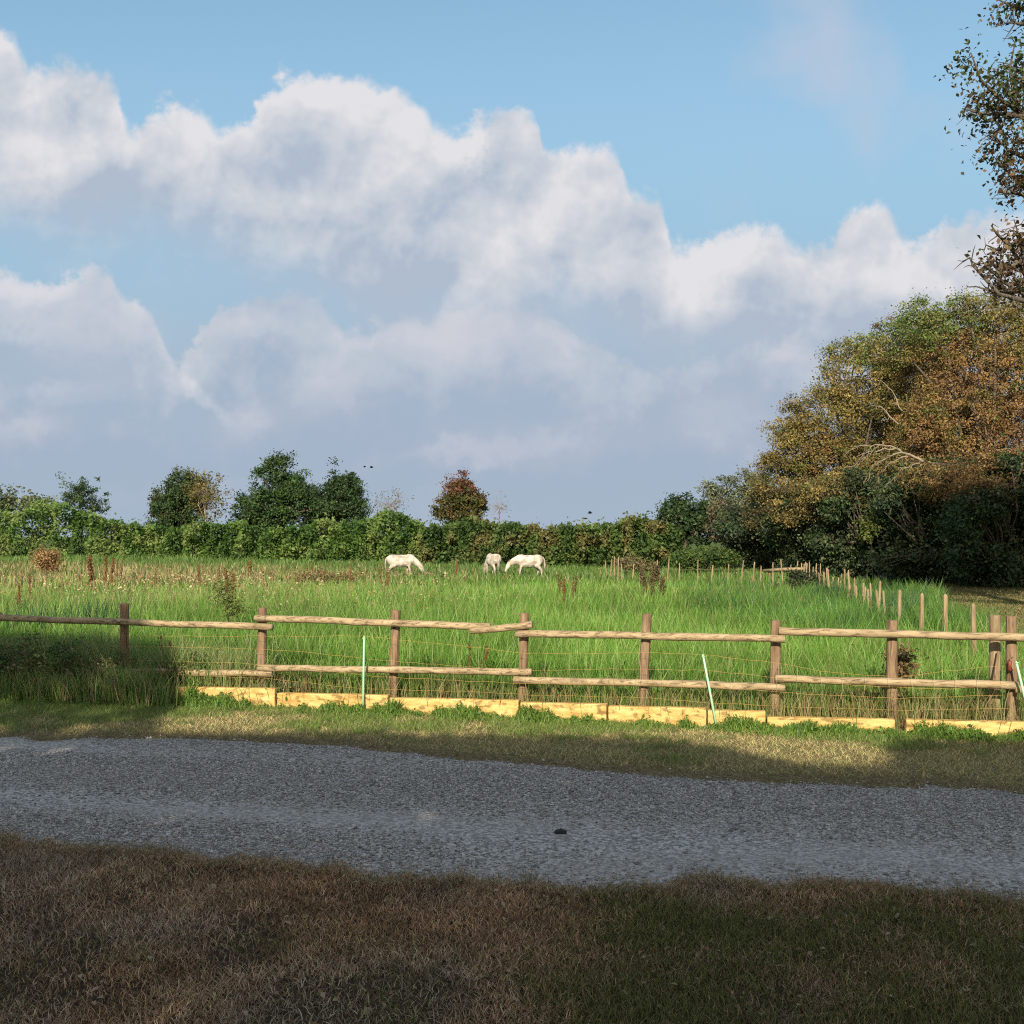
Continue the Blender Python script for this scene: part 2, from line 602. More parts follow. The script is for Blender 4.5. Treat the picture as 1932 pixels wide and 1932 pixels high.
def ground_mat():
    m, t, b = new_mat('ground_cover')
    g = t.nodes.new('ShaderNodeNewGeometry')
    sp = t.nodes.new('ShaderNodeSeparateXYZ')
    t.links.new(g.outputs['Position'], sp.inputs[0])

    def nz_(sc, det=6):
        n_ = t.nodes.new('ShaderNodeTexNoise')
        n_.inputs['Scale'].default_value = sc
        n_.inputs['Detail'].default_value = det
        n_.inputs['Roughness'].default_value = .65
        t.links.new(g.outputs['Position'], n_.inputs['Vector'])
        return n_.outputs[0]

    def rmp(src, cols, lo=.3, hi=.7):
        cr = t.nodes.new('ShaderNodeValToRGB')
        el = cr.color_ramp.elements
        el[0].position, el[-1].position = lo, hi
        for i in range(1, len(cols) - 1):
            el.new(lo + (hi - lo) * i / (len(cols) - 1))
        for i, c in enumerate(cols):
            el[i].color = (*c, 1)
        t.links.new(src, cr.inputs[0])
        return cr.outputs[0]
    n1 = nz_(30)
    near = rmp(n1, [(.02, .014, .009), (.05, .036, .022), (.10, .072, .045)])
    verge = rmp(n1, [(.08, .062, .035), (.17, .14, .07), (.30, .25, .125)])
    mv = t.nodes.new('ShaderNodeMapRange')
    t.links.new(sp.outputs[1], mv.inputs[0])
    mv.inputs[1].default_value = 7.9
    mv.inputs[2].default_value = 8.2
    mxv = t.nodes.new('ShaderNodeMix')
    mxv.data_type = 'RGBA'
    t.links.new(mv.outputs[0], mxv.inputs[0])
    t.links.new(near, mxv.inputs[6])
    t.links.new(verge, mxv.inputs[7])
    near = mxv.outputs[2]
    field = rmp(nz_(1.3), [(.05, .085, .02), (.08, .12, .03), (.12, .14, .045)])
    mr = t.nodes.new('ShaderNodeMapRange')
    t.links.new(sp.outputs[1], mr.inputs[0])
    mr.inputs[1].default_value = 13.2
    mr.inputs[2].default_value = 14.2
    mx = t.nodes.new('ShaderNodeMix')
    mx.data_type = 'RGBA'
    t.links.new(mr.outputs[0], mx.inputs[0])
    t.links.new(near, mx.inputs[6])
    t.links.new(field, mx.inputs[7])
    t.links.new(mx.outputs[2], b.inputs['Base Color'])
    b.inputs['Roughness'].default_value = .95
    b.inputs['Specular IOR Level'].default_value = .1
    bp = t.nodes.new('ShaderNodeBump')
    bp.inputs['Strength'].default_value = .8
    bp.inputs['Distance'].default_value = .02
    t.links.new(n1, bp.inputs['Height'])
    t.links.new(bp.outputs[0], b.inputs['Normal'])
    return m


xs = np.concatenate([[-900, -300, -100, -50, -25], np.arange(-14, 14.01, .25), [25, 50, 100, 300, 900]])
ys = np.concatenate([[-300, -100, -40, -15, -5, 0], np.arange(2, 24.01, .25), [30, 40, 60, 100, 200, 500, 1500]])
XX, YY = np.meshgrid(xs, ys)
ZZ = ground_h(XX, YY)
nx, ny = len(xs), len(ys)
idx = np.arange(nx * ny).reshape(ny, nx)
Fq = np.stack([idx[:-1, :-1], idx[:-1, 1:], idx[1:, 1:], idx[1:, :-1]], -1).reshape(-1, 4)
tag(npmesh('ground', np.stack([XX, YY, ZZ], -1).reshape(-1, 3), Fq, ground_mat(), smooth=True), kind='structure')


# ---------------------------------------------------------------- gravel track
def gravel_mat(name, island=False):
    m, t, b = new_mat(name)
    g = t.nodes.new('ShaderNodeNewGeometry')
    pos = g.outputs['Position']
    vo = t.nodes.new('ShaderNodeTexVoronoi')
    vo.inputs['Scale'].default_value = 46
    t.links.new(pos, vo.inputs['Vector'])
    sepc = t.nodes.new('ShaderNodeSeparateColor')
    t.links.new(vo.outputs['Color'], sepc.inputs[0])
    cr = t.nodes.new('ShaderNodeValToRGB')
    el = cr.color_ramp.elements
    el[0].position, el[1].position = 0.0, 1.0
    el[0].color = (.125, .122, .12, 1)
    el[1].color = (.55, .54, .53, 1)
    e2 = el.new(.5)
    e2.color = (.29, .285, .28, 1)
    t.links.new(g.outputs['Random Per Island'] if island else sepc.outputs[0], cr.inputs[0])
    # dusty wheel tracks: long noise along the track
    mp = t.nodes.new('ShaderNodeMapping')
    mp.inputs['Rotation'].default_value = (0, 0, .2)
    mp.inputs['Scale'].default_value = (.25, 1.3, 1)
    t.links.new(pos, mp.inputs[0])
    n2 = t.nodes.new('ShaderNodeTexNoise')
    n2.inputs['Scale'].default_value = 1.1
    n2.inputs['Detail'].default_value = 5
    t.links.new(mp.outputs[0], n2.inputs['Vector'])
    mr = t.nodes.new('ShaderNodeMapRange')
    t.links.new(n2.outputs[0], mr.inputs[0])
    mr.inputs[1].default_value = .38
    mr.inputs[2].default_value = .72
    mr.inputs[4].default_value = .2 if island else .6
    mx = t.nodes.new('ShaderNodeMix')
    mx.data_type = 'RGBA'
    t.links.new(mr.outputs[0], mx.inputs[0])
    t.links.new(cr.outputs[0], mx.inputs[6])
    mx.inputs[7].default_value = (.34, .33, .315, 1)
    t.links.new(mx.outputs[2], b.inputs['Base Color'])
    b.inputs['Roughness'].default_value = .85
    b.inputs['Specular IOR Level'].default_value = .3
    if not island:
        bp = t.nodes.new('ShaderNodeBump')
        bp.inputs['Strength'].default_value = .9
        bp.inputs['Distance'].default_value = .012
        bp.invert = True
        t.links.new(vo.outputs['Distance'], bp.inputs['Height'])
        t.links.new(bp.outputs[0], b.inputs['Normal'])
    return m


rx = np.arange(-13.5, 13.51, .09)
ts = np.linspace(0, 1, 25)
n_, f_ = near_edge(rx), far_edge(rx)
RX = np.repeat(rx[:, None], 25, 1)
RY = n_[:, None] + (f_ - n_)[:, None] * ts
RZ = ground_h(RX, RY) + .006 + .03 * np.sin(ts * math.pi)[None, :]
idx = np.arange(RX.size).reshape(RX.shape)
Fq = np.stack([idx[:-1, :-1], idx[1:, :-1], idx[1:, 1:], idx[:-1, 1:]], -1).reshape(-1, 4)
tag(npmesh('gravel_road', np.stack([RX, RY, RZ], -1).reshape(-1, 3), Fq, gravel_mat('gravel'), smooth=True), kind='structure')


def road_z(x, y):
    tt = np.clip((y - near_edge(x)) / (far_edge(x) - near_edge(x)), 0, 1)
    return ground_h(x, y) + .006 + .03 * np.sin(tt * math.pi)


def stones(n, smin, smax, name, mat, xr=(-7.5, 7.5)):
    x = R.uniform(*xr, n * 2)
    y = R.uniform(5, 12.3, n * 2)
    k = in_road(x, y + R.normal(0, .04, n * 2) + (R.uniform(0, 1, n * 2) < .09) * R.normal(0, .2, n * 2)) & (vnoise(x * .25 - y * .05, y * 1.3 + x * .3, .9, 4) + R.uniform(-.3, .3, n * 2) > .42)
    x, y = x[k][:n], y[k][:n]
    n = len(x)
    s = R.uniform(smin, smax, n) * R.choice([.7, 1, 1.5], n, p=[.5, .38, .12])
    base = np.array([[1, 0, 0], [0, 1, 0], [-1, 0, 0], [0, -1, 0], [0, 0, 1], [0, 0, -1]], float)
    v = base[None] * (s[:, None] * R.uniform(.6, 1.3, (n, 6)))[..., None]
    v += R.normal(0, .18, (n, 6, 3)) * s[:, None, None]
    v[:, :, 2] *= .7
    v += np.stack([x, y, road_z(x, y) + s * .2], 1)[:, None]
    fo = np.array([[0, 1, 4], [1, 2, 4], [2, 3, 4], [3, 0, 4], [1, 0, 5], [2, 1, 5], [3, 2, 5], [0, 3, 5]])
    f = (np.arange(n)[:, None, None] * 6 + fo).reshape(-1, 3)
    return npmesh(name, v.reshape(-1, 3), f, mat)


tag(stones(190000, .006, .0135, 'gravel_stones', gravel_mat('gravel_stone', True)), 'loose grey gravel chippings scattered over the track', 'gravel', kind='stuff')

# ---------------------------------------------------------------- dirt path by the wood
pp = np.array([(9.6, 19), (11.2, 26), (14.4, 34), (16.6, 41), (17.0, 52), (15.5, 62), (20, 62), (22.5, 52), (24, 40), (24, 30), (22, 19)], float)
me_v = np.column_stack([pp, np.full(len(pp), .012)])
cx = np.array([[18.5, 40, .012]])
me_v = np.vstack([me_v, cx])
k = len(pp)
tag(npmesh('path', me_v, [(i, (i + 1) % k, k) for i in range(k)], M_soil), kind='structure')


# ---------------------------------------------------------------- foreground turf
def scatter(n, x0, x1, y0, y1):
    return R.uniform(x0, x1, n), R.uniform(y0, y1, n)


def finish(name, geos, mat, label, cat):
    Vs, Fs, Cs, o = [], [], [], 0
    for v, f, c in geos:
        Vs.append(v)
        Fs.append(f + o)
        Cs.append(c)
        o += len(v)
    return tag(npmesh(name, np.vstack(Vs), np.vstack(Fs), mat, None, np.vstack(Cs)), label, cat, kind='stuff')


x, y = scatter(520000, -5.2, 5.2, 3.6, 8.6)
k = (y < near_edge(x) + R.normal(.02, .07, len(x)) + (R.uniform(0, 1, len(x)) < .10) * R.uniform(0, .6, len(x)) * vnoise(x, y, .25, 77)) & (np.abs(x) < y * .5 + .9)
x, y = x[k], y[k]
green = vnoise(x, y, 1.1, 21) * .6 + vnoise(x, y, .35, 22) * .4
bias_g = np.clip((x + 1.6) / 4.0, -.3, 1) * .12 - np.clip((y - 5.7) / .6, 0, 1) * .22 + (vnoise(x + .3 * y, y, .75, 24) - .5) * .5 - np.clip((-.5 - x) * .3, 0, .35) + .05 * (x > 0)
isg = (green + bias_g + R.normal(0, .2, len(x))) > .66
bare = vnoise(x, y, .45, 31)
k = isg | (R.uniform(0, 1, len(x)) < np.clip(bare * 1.7, .35, 1))
x, y, isg = x[k], y[k], isg[k]
n = len(x)
cd = pick([(.27, .185, .115), (.36, .26, .165), (.47, .355, .235), (.58, .46, .32), (.29, .18, .11)], n, .25)
cg = pick([(.105, .125, .038), (.15, .165, .055), (.21, .20, .09)], n, .2)
redd = np.clip(vnoise(x, y, .8, 25) * 1.6 - .4, 0, 1)[:, None]
gry = np.clip(vnoise(x, y, .6, 26) * 1.8 - .7, 0, 1)[:, None]
cd = cd * (1 - redd * np.array([-.05, .06, .14])) * (1 - gry * np.array([.22, .12, -.05])) * (.7 + .6 * vnoise(x, y, .22, 27))[:, None]
c = np.where(isg[:, None], cg, cd)
h = np.where(isg, R.uniform(.02, .06, n), R.uniform(.008, .045, n))
ln = R.uniform(.012, .055, n)
aa = R.uniform(0, 2 * math.pi, n)
lean = np.stack([np.cos(aa) * ln, np.sin(aa) * ln], 1)
g1 = blade_geo(np.stack([x, y, ground_h(x, y) + .002], 1), h, R.uniform(.003, .006, n), lean, c)
xe = R.uniform(-5.2, 5.2, 26000)
ye = near_edge(xe) + R.normal(-.01, .07, len(xe)) + (R.uniform(0, 1, len(xe)) < .15) * R.uniform(0, .3, len(xe)) * (vnoise(xe, xe * 0, .2, 88) > .5)
ne = len(xe)
ae = R.uniform(0, 2 * math.pi, ne)
le = R.uniform(.012, .05, ne)
g2 = blade_geo(np.stack([xe, ye, ground_h(xe, ye) + .008], 1), R.uniform(.008, .035, ne), R.uniform(.003, .006, ne), np.stack([np.cos(ae) * le, np.sin(ae) * le], 1),
               pick([(.27, .185, .115), (.36, .26, .165), (.47, .355, .235), (.14, .15, .05)], ne, .25))
finish('dry_turf', [g1, g2], M_dry, 'short brown dry turf with green patches in the shaded foreground', 'grass')
# fallen leaves on it
x, y = scatter(2200, -4.6, 4.6, 3.8, 8)
k = y < near_edge(x)
x, y = x[k], y[k]
n = len(x)
lv = leaf_geo(np.stack([x, y, ground_h(x, y) + .02], 1), R.uniform(.02, .05, n), pick([(.28, .21, .13), (.36, .29, .2), (.2, .12, .06)], n, .2), .6, None, 2.2)
finish('fallen_leaves', [lv], M_dry, 'fallen dry leaves lying on the foreground turf', 'leaves')

# ---------------------------------------------------------------- verge between track and timber edging
x, y = scatter(230000, -9, 8.5, 8.2, 15.6)
fe = far_edge(x)
k = (y > fe + R.normal(-.02, .06, len(x)) - (R.uniform(0, 1, len(x)) < .04) * R.uniform(0, .5, len(x))) & (y < FX(x) + .02) & (np.abs(x) < y * .5 + 1.2)
x, y, fe = x[k], y[k], fe[k]
n = len(x)
tt = (y - fe) / (FX(x) - fe)
g = vnoise(x, y, .9, 41) * .55 + vnoise(x, y, .25, 42) * .45 + (tt - .45) * .65 - np.clip((x - 1.0) / 8, -.1, .12)
isg = g + R.normal(0, .1, n) > .58
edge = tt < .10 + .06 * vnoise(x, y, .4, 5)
cd = pick([(.44, .38, .16), (.55, .48, .23), (.62, .54, .28), (.36, .34, .13)], n, .2)
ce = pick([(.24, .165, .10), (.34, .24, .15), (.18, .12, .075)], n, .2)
cg = pick([(.12, .21, .04), (.17, .27, .055), (.24, .29, .09)], n, .2)
c = np.where(isg[:, None], cg, cd)
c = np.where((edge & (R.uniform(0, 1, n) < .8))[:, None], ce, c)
c = np.where((R.uniform(0, 1, n) < np.clip(.5 - tt * 1.4, 0, .5))[:, None], pick([(.15, .12, .055), (.11, .12, .04), (.19, .14, .075)], n, .2), c)  # dry brown towards the gravel, and the shadow band deepened in the blade colour
h = np.where(isg, R.uniform(.03, .08, n), R.uniform(.01, .045, n)) * (1 - .35 * edge)
ln = R.uniform(.02, .09, n)
aa = R.uniform(0, 2 * math.pi, n)
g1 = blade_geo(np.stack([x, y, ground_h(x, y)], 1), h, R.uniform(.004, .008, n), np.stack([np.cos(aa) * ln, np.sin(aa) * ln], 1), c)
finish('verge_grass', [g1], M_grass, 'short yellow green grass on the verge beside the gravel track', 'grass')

# weeds growing up in front of the timber edging
x = R.uniform(-8.5, 8, 26000)
off = np.abs(R.normal(0, .16, len(x)))
dens = vnoise(x, x * 0 + 3, .35, 51) * .6 + vnoise(x, x * 0 + 1, .1, 52) * .4
k = R.uniform(0, 1, len(x)) < np.clip((dens - .22) * 2.2 + np.where(x < -4.2, .6, 0) + np.where(x > 2.9, .45, 0), 0.12, 1)
x, off, dens = x[k], off[k], dens[k]
n = len(x)
y = FX(x) - .03 - off
hh = (R.uniform(.03, .19, n) * np.clip(dens * 2.4 - .45, .15, 1.3)) * (1 - .5 * np.clip(off / .5, 0, 1)) * np.where(x < -4.3, 1.9, 1)
aa = R.uniform(0, 2 * math.pi, n)
ln = hh * R.uniform(.2, .7, n)
c = pick([(.11, .22, .03), (.15, .28, .04), (.21, .29, .07), (.08, .16, .03)], n, .2)
g1 = blade_geo(np.stack([x, y, ground_h(x, y)], 1), hh, R.uniform(.008, .016, n), np.stack([np.cos(aa) * ln, np.sin(aa) * ln], 1), c)
kk = R.choice(n, 9000)
C = np.stack([x[kk], y[kk], ground_h(x[kk], y[kk]) + hh[kk] * R.uniform(.3, .95, len(kk))], 1)
gl = leaf_geo(C, R.uniform(.025, .055, len(kk)), pick([(.10, .19, .03), (.15, .25, .045), (.07, .14, .035)], len(kk), .2), .6)
tag(npmesh('verge_weeds', g1[0], g1[1], M_grass, None, g1[2]), 'green grassy weeds sprouting along the front of the yellow timber edging', 'weeds', kind='stuff')
tag(npmesh('verge_weed_leaves', gl[0], gl[1], M_leaf, None, gl[2]), 'small green weed leaves against the yellow timber edging', 'weeds', kind='stuff')


# ---------------------------------------------------------------- meadow
def meadow(n, d0, d1, wpx, seed, xl=-1.0):
    d = np.sqrt(R.uniform(d0 ** 2, d1 ** 2, n))
    x = R.uniform(-.62, .62, n) * d
    k = d > FX(x) + .35
    x, d = x[k], d[k]
    # outside the dirt path and the corner beyond the stake fence
    lim = np.interp(d, [16, 20, 26, 34, 41, 52, 62], [8.2, 9.6, 11.0, 14.2, 16.4, 16.8, 15.3])
    k = x < lim
    x, d = x[k], d[k]
    n = len(x)
    big = vnoise(x, d, 6, 61) * .6 + vnoise(x, d, 2.0, 62) * .4
    left = np.clip((-x / d * 3.2 - .05), 0, 1)                    # the weedy left half
    weedy = np.clip((d - 23) / 8, 0, 1) * np.clip((70 - d) / 10, 0, 1) * (left * 1.05 + .10) * (0.5 + big)
    weedy = weedy + .22 * (x > 2.5) * (d < 19) * big
    wz = R.uniform(0, 1, n) < weedy * .62
    teal = (x > 6.0 + (vnoise(x, d, 3, 5) - .5) * 3) & (d > 19) & (d < 44)
    far = np.clip((d - 40) / 12, 0, 1)
    cg = pick([(.072, .175, .018), (.108, .23, .028), (.148, .27, .045), (.205, .275, .07)], n, .2, [.3, .35, .25, .1])
    cf = pick([(.075, .155, .028), (.10, .185, .04), (.14, .20, .06)], n, .2)
    cw = pick([(.30, .26, .12), (.38, .33, .18), (.22, .21, .08), (.24, .15, .075)], n, .2)
    ct = pick([(.04, .115, .035), (.06, .15, .042), (.085, .175, .045)], n, .2)
    c = np.where((R.uniform(0, 1, n) < far)[:, None], cf, cg)
    c = np.where((teal & (R.uniform(0, 1, n) < .45))[:, None], ct, c)
    c = np.where(wz[:, None], cw, c)
    tallb = (R.uniform(0, 1, n) < .16 * (vnoise(x, d, 1.6, 67) + .3)) & (d < 44)
    c = np.where((tallb & ~teal)[:, None], pick([(.13, .29, .045), (.18, .32, .065), (.25, .30, .10)], n, .15), c)
    c *= (.80 + .60 * vnoise(x, d, 1.2, 66))[:, None]
    hgt = np.interp(d, [13, 16, 24, 34, 42, 52, 62, 85], [.50, .62, .66, .55, .42, .42, .40, .55])
    hgt = hgt + left * np.clip((d - 34) / 25, 0, 1) * .30 + teal * .06
    h = hgt * R.uniform(.45, 1.12, n) * (.75 + .5 * big)
    h = np.where(tallb, h * 1.35, h)
    ln = h * R.uniform(.05, .5, n)
    aa = R.uniform(0, 2 * math.pi, n)
    w = d * 1.887 / F * wpx * R.uniform(.7, 1.4, n)
    return blade_geo(np.stack([x, d, np.zeros(n)], 1), h, w, np.stack([np.cos(aa) * ln, np.sin(aa) * ln], 1), c, None)


finish('meadow_grass', [meadow(160000, 12.3, 22, .8, 1), meadow(145000, 21, 36, .82, 2), meadow(120000, 35, 90, 1.15, 3)], M_grass,
       'tall green meadow grass filling the paddock beyond the rail fence', 'grass')
# worn grass on the path
n = 60000
d = R.uniform(17, 50, n)
x = np.interp(d, [17, 20, 26, 34, 41, 52], [8.3, 9.7, 11.2, 14.3, 16.5, 16.9]) + np.abs(R.normal(0, 3.2, n))
k = x < 22
x, d = x[k], d[k]
n = len(x)
c = pick([(.20, .17, .08), (.13, .13, .05), (.28, .23, .12), (.10, .12, .04)], n, .2)
aa = R.uniform(0, 2 * math.pi, n)
ln = R.uniform(.03, .12, n)
finish('path_grass', [blade_geo(np.stack([x, d, 0 * x + .01], 1), R.uniform(.02, .12, n), d * .0009 * R.uniform(.7, 1.3, n), np.stack([np.cos(aa) * ln, np.sin(aa) * ln], 1), c)], M_dry,
       'worn olive brown grass on the path beside the dark wood', 'grass')
# cream umbels and dead flower heads over the weedy part
x, d = R.uniform(-.6, .1, 16000), np.sqrt(R.uniform(22 ** 2, 62 ** 2, 16000))
x = x * d
k = (vnoise(x, d, 3.5, 71) * .6 + vnoise(x, d, 1.1, 72) * .4 + np.clip(-x / d * .45, -.1, .16) - np.clip((d - 44) / 30, 0, .25) - np.clip((x / d + .10) * 2, 0, .4) > .545)
x, d = x[k], d[k]
n = len(x)
hz = np.interp(d, [22, 34, 50, 70], [.60, .62, .42, .5]) * R.uniform(.75, 1.15, n)
gl = leaf_geo(np.stack([x, d, hz], 1), d * .0017 * R.uniform(.6, 1.6, n), pick([(.42, .36, .20), (.5, .44, .27), (.32, .25, .12), (.28, .16, .08)], n, .15), .75, None, 1.6)
finish('umbel_heads', [gl], M_dry, 'cream dried umbel heads and dead flowers across the left of the meadow', 'flowers')

# ---------------------------------------------------------------- rail fence
FD = 0.25                                 # fence line behind the edging front
fence_y = lambda x: FX(x) + FD


def on_fence(u, off=0.0):
    """x, y where direction u meets the fence line"""
    return on_line(u, FD + off)


def zat(v, d):
    return EYE - (v - HV) / F * d


fx0, fy0 = on_fence(966)
fence = empty('rail_fence', (fx0, fy0, 0), 'weathered round rail fence with two rails running across in front of the meadow', 'fence')
rng = np.random.RandomState(5)


def post(u, vtop, w=.072, lean=(0, 0), off=0.07, parent=fence, mat=M_post, name='post', bottom=-.05):
    x_, y_ = on_fence(u, off)
    zt = zat(vtop, y_)
    mb = MB()
    n_ = 7
    pts = [(x_ + lean[0] * t, y_ + lean[1] * t, bottom + (zt - bottom) * t) for t in np.linspace(0, 1, n_)]
    rr = w * (1 + rng.uniform(-.05, .05, n_))
    pts.append((pts[-1][0], pts[-1][1], zt + .004))
    rr = np.append(rr, w * .86)
    mb.tube(pts, rr, 10, rough=.04, rng=rng)
    return mb.build(name, mat, parent, smooth=False)


for u, v, l in [(-40, 1138, .0), (235, 1139, .0), (496, 1147, .02), (748, 1152, .04), (990, 1157, .02), (1221, 1159, .05), (1464, 1171, .02), (1683, 1171, .0), (1908, 1163, .0), (2170, 1170, 0)]:
    post(u - l * 200, v, .061, (l * 1.3, 0))


def rail(u0, v0, u1, v1, r=.052, off=-.05, sag=0.0, squash=.9, name='rail', n_=9):
    x0_, y0_ = on_fence(u0, off)
    x1_, y1_ = on_fence(u1, off)
    z0, z1 = zat(v0, y0_), zat(v1, y1_)
    t = np.linspace(0, 1, n_)
    w1 = rng.uniform(-.006, .006, n_)
    pts = np.stack([x0_ + (x1_ - x0_) * t, y0_ + (y1_ - y0_) * t + rng.uniform(-.006, .006, n_), z0 + (z1 - z0) * t - sag * np.sin(t * math.pi) + w1], 1)
    rr = r * (1 + rng.uniform(-.07, .07, n_))
    mb = MB()
    mb.tube(pts, rr, 10, squash=squash, rough=.03, rng=rng)
    return mb.build(name, M_rail, fence, smooth=True)


# top rails, each bay pair lapping the next at a post
rail(-330, 1150, 0, 1160)
rail(-90, 1163, 514, 1183, n_=12)
rail(482, 1166, 925, 1182, n_=10)
rail(888, 1190, 1004, 1178, off=-.09, sag=.012, n_=6)
rail(974, 1195, 1481, 1205, off=-.08, n_=12)
rail(1469, 1191, 1990, 1204, n_=12)
rail(1960, 1216, 2400, 1222)
# lower rails
rail(-330, 1255, 30, 1262)
rail(-40, 1262, 514, 1271, n_=12)
rail(488, 1260, 1003, 1268, off=-.05, n_=12)
rail(970, 1282, 1481, 1297, off=-.08, n_=12)
rail(1462, 1281, 1921, 1293, n_=12)
rail(1915, 1301, 2400, 1320, off=-.08)

# bracing post beside the last post
b2 = empty('bracing_post', (*on_fence(1877, .3), 0), 'short tan bracing post standing beside the rightmost fence post with a thin strut', 'post')
post(1877, 1161, .062, (.0, 0), .30, b2, M_stake, 'post')
x_, y_ = on_fence(1860, .16)
x2, y2 = on_fence(1884, .16)
mb = MB()
mb.tube([(x_, y_, .12), ((x_ + x2) / 2, y2, .5), (x2, y2, .92)], [.018, .016, .014], 6)
mb.build('strut', M_post, b2)
# red insulator on the last post
x_, y_ = on_fence(1905, -.04)
ins = empty('fence_insulator', (x_, y_, zat(1256, y_)), 'small red insulator handle hanging on the rightmost fence post', 'insulator')
M_red, t_, b_ = new_mat('red_plastic')
b_.inputs['Base Color'].default_value = (.17, .035, .02, 1)
mb = MB()
zz = zat(1256, y_)
mb.tube([(x_, y_, zz - .06), (x_, y_, zz - .05), (x_, y_, zz), (x_, y_, zz + .05), (x_, y_, zz + .06)], [.012, .026, .02, .026, .012], 8)
mb.build('handle', M_red, ins)
mb = MB()
mb.tube([(x_, y_, zz + .05), (x_ + .01, y_, zz + .09), (x_ + .05, y_ + .02, zz + .1)], .005, 5)
mb.build('hook', M_post, ins)

# ---------------------------------------------------------------- electric netting with plastic pickets
M_cord, t_, b_ = new_mat('orange_cord')
b_.inputs['Base Color'].default_value = (.46, .29, .08, 1)
b_.inputs['Roughness'].default_value = .6
M_drop, t_, b_ = new_mat('pale_cord')
b_.inputs['Base Color'].default_value = (.40, .42, .22, 1)
M_pick, t_, b_ = new_mat('white_green_plastic')
b_.inputs['Base Color'].default_value = (.36, .66, .42, 1)
b_.inputs['Roughness'].default_value = .4
NOFF = -.17


def netpt(u, v, off=NOFF):
    x_, y_ = on_fence(u, off)
    return (x_, y_, zat(v, y_))


net = empty('electric_netting', (fx0, fy0 - .1, 0), 'slack orange cord electric netting hung along the rail fence', 'netting')
strands = [[(180, 1200), (500, 1200), (600, 1201), (686, 1199), (760, 1208), (900, 1222), (990, 1232), (1100, 1233), (1210, 1231), (1327, 1235), (1460, 1250), (1560, 1268), (1700, 1278), (1820, 1262), (1908, 1256)],
           [(210, 1220), (400, 1222), (560, 1228), (686, 1243), (800, 1252), (990, 1266), (1150, 1262), (1336, 1265), (1480, 1280), (1620, 1294), (1800, 1300), (1910, 1288)],
           [(200, 1246), (420, 1250), (560, 1256), (690, 1275), (880, 1285), (1000, 1290), (1200, 1292), (1340, 1296), (1500, 1308), (1700, 1318), (1915, 1310)],
           [(300, 1272), (500, 1280), (690, 1300), (900, 1306), (1010, 1312), (1200, 1316), (1345, 1326), (1500, 1334), (1700, 1340), (1920, 1336)]]
for s_ in strands:
    us = np.arange(s_[0][0], s_[-1][0] + 1, 22)
    vs = np.interp(us, [q[0] for q in s_], [q[1] for q in s_]) + rng.uniform(-1, 1, len(us))
    mb = MB()
    mb.tube([netpt(u, v) for u, v in zip(us, vs)], .0017, 4)
    mb.build('strand', M_cord, net)
for u in np.arange(215, 1900, 43):
    v0 = np.interp(u, [q[0] for q in strands[0]], [q[1] for q in strands[0]])
    mb = MB()
    j = rng.uniform(-6, 6, 3)
    mb.tube([netpt(u, v0), netpt(u + j[0], v0 + 40), netpt(u + j[1], v0 + 80), netpt(u + j[1] + 3, min(v0 + 112, 1345))], .0014, 4)
    mb.build('drop_cord', M_drop, net)
for (u0, v0, u1, v1, lab) in [(687, 1200, 685, 1336, 'upright pale green plastic electric fence picket left of the middle of the fence'),
                              (1326, 1234, 1351, 1366, 'pale green plastic picket right of the middle, leaning left at its top'),
                              (1917, 1247, 1942, 1352, 'leaning pale green plastic picket at the right edge beside the red insulator')]:
    p0, p1 = np.array(netpt(u1, v1, -.33)), np.array(netpt(u0, v0, -.19))
    pk = empty('plastic_picket', p0, lab, 'picket', 'plastic pickets of the electric netting')
    mb = MB()
    mb.tube([p0, p0 * .5 + p1 * .5, p1 * .97 + p0 * .03, p1], [.014, .014, .013, .006], 8)
    mb.build('shaft', M_pick, pk)
    mb = MB()
    q = p0 + (p1 - p0) * .965
    mb.tube([q + (-.02, -.012, 0), q + (0, -.02, .006), q + (.02, -.012, 0)], .007, 5)
    mb.build('clip', M_pick, pk)

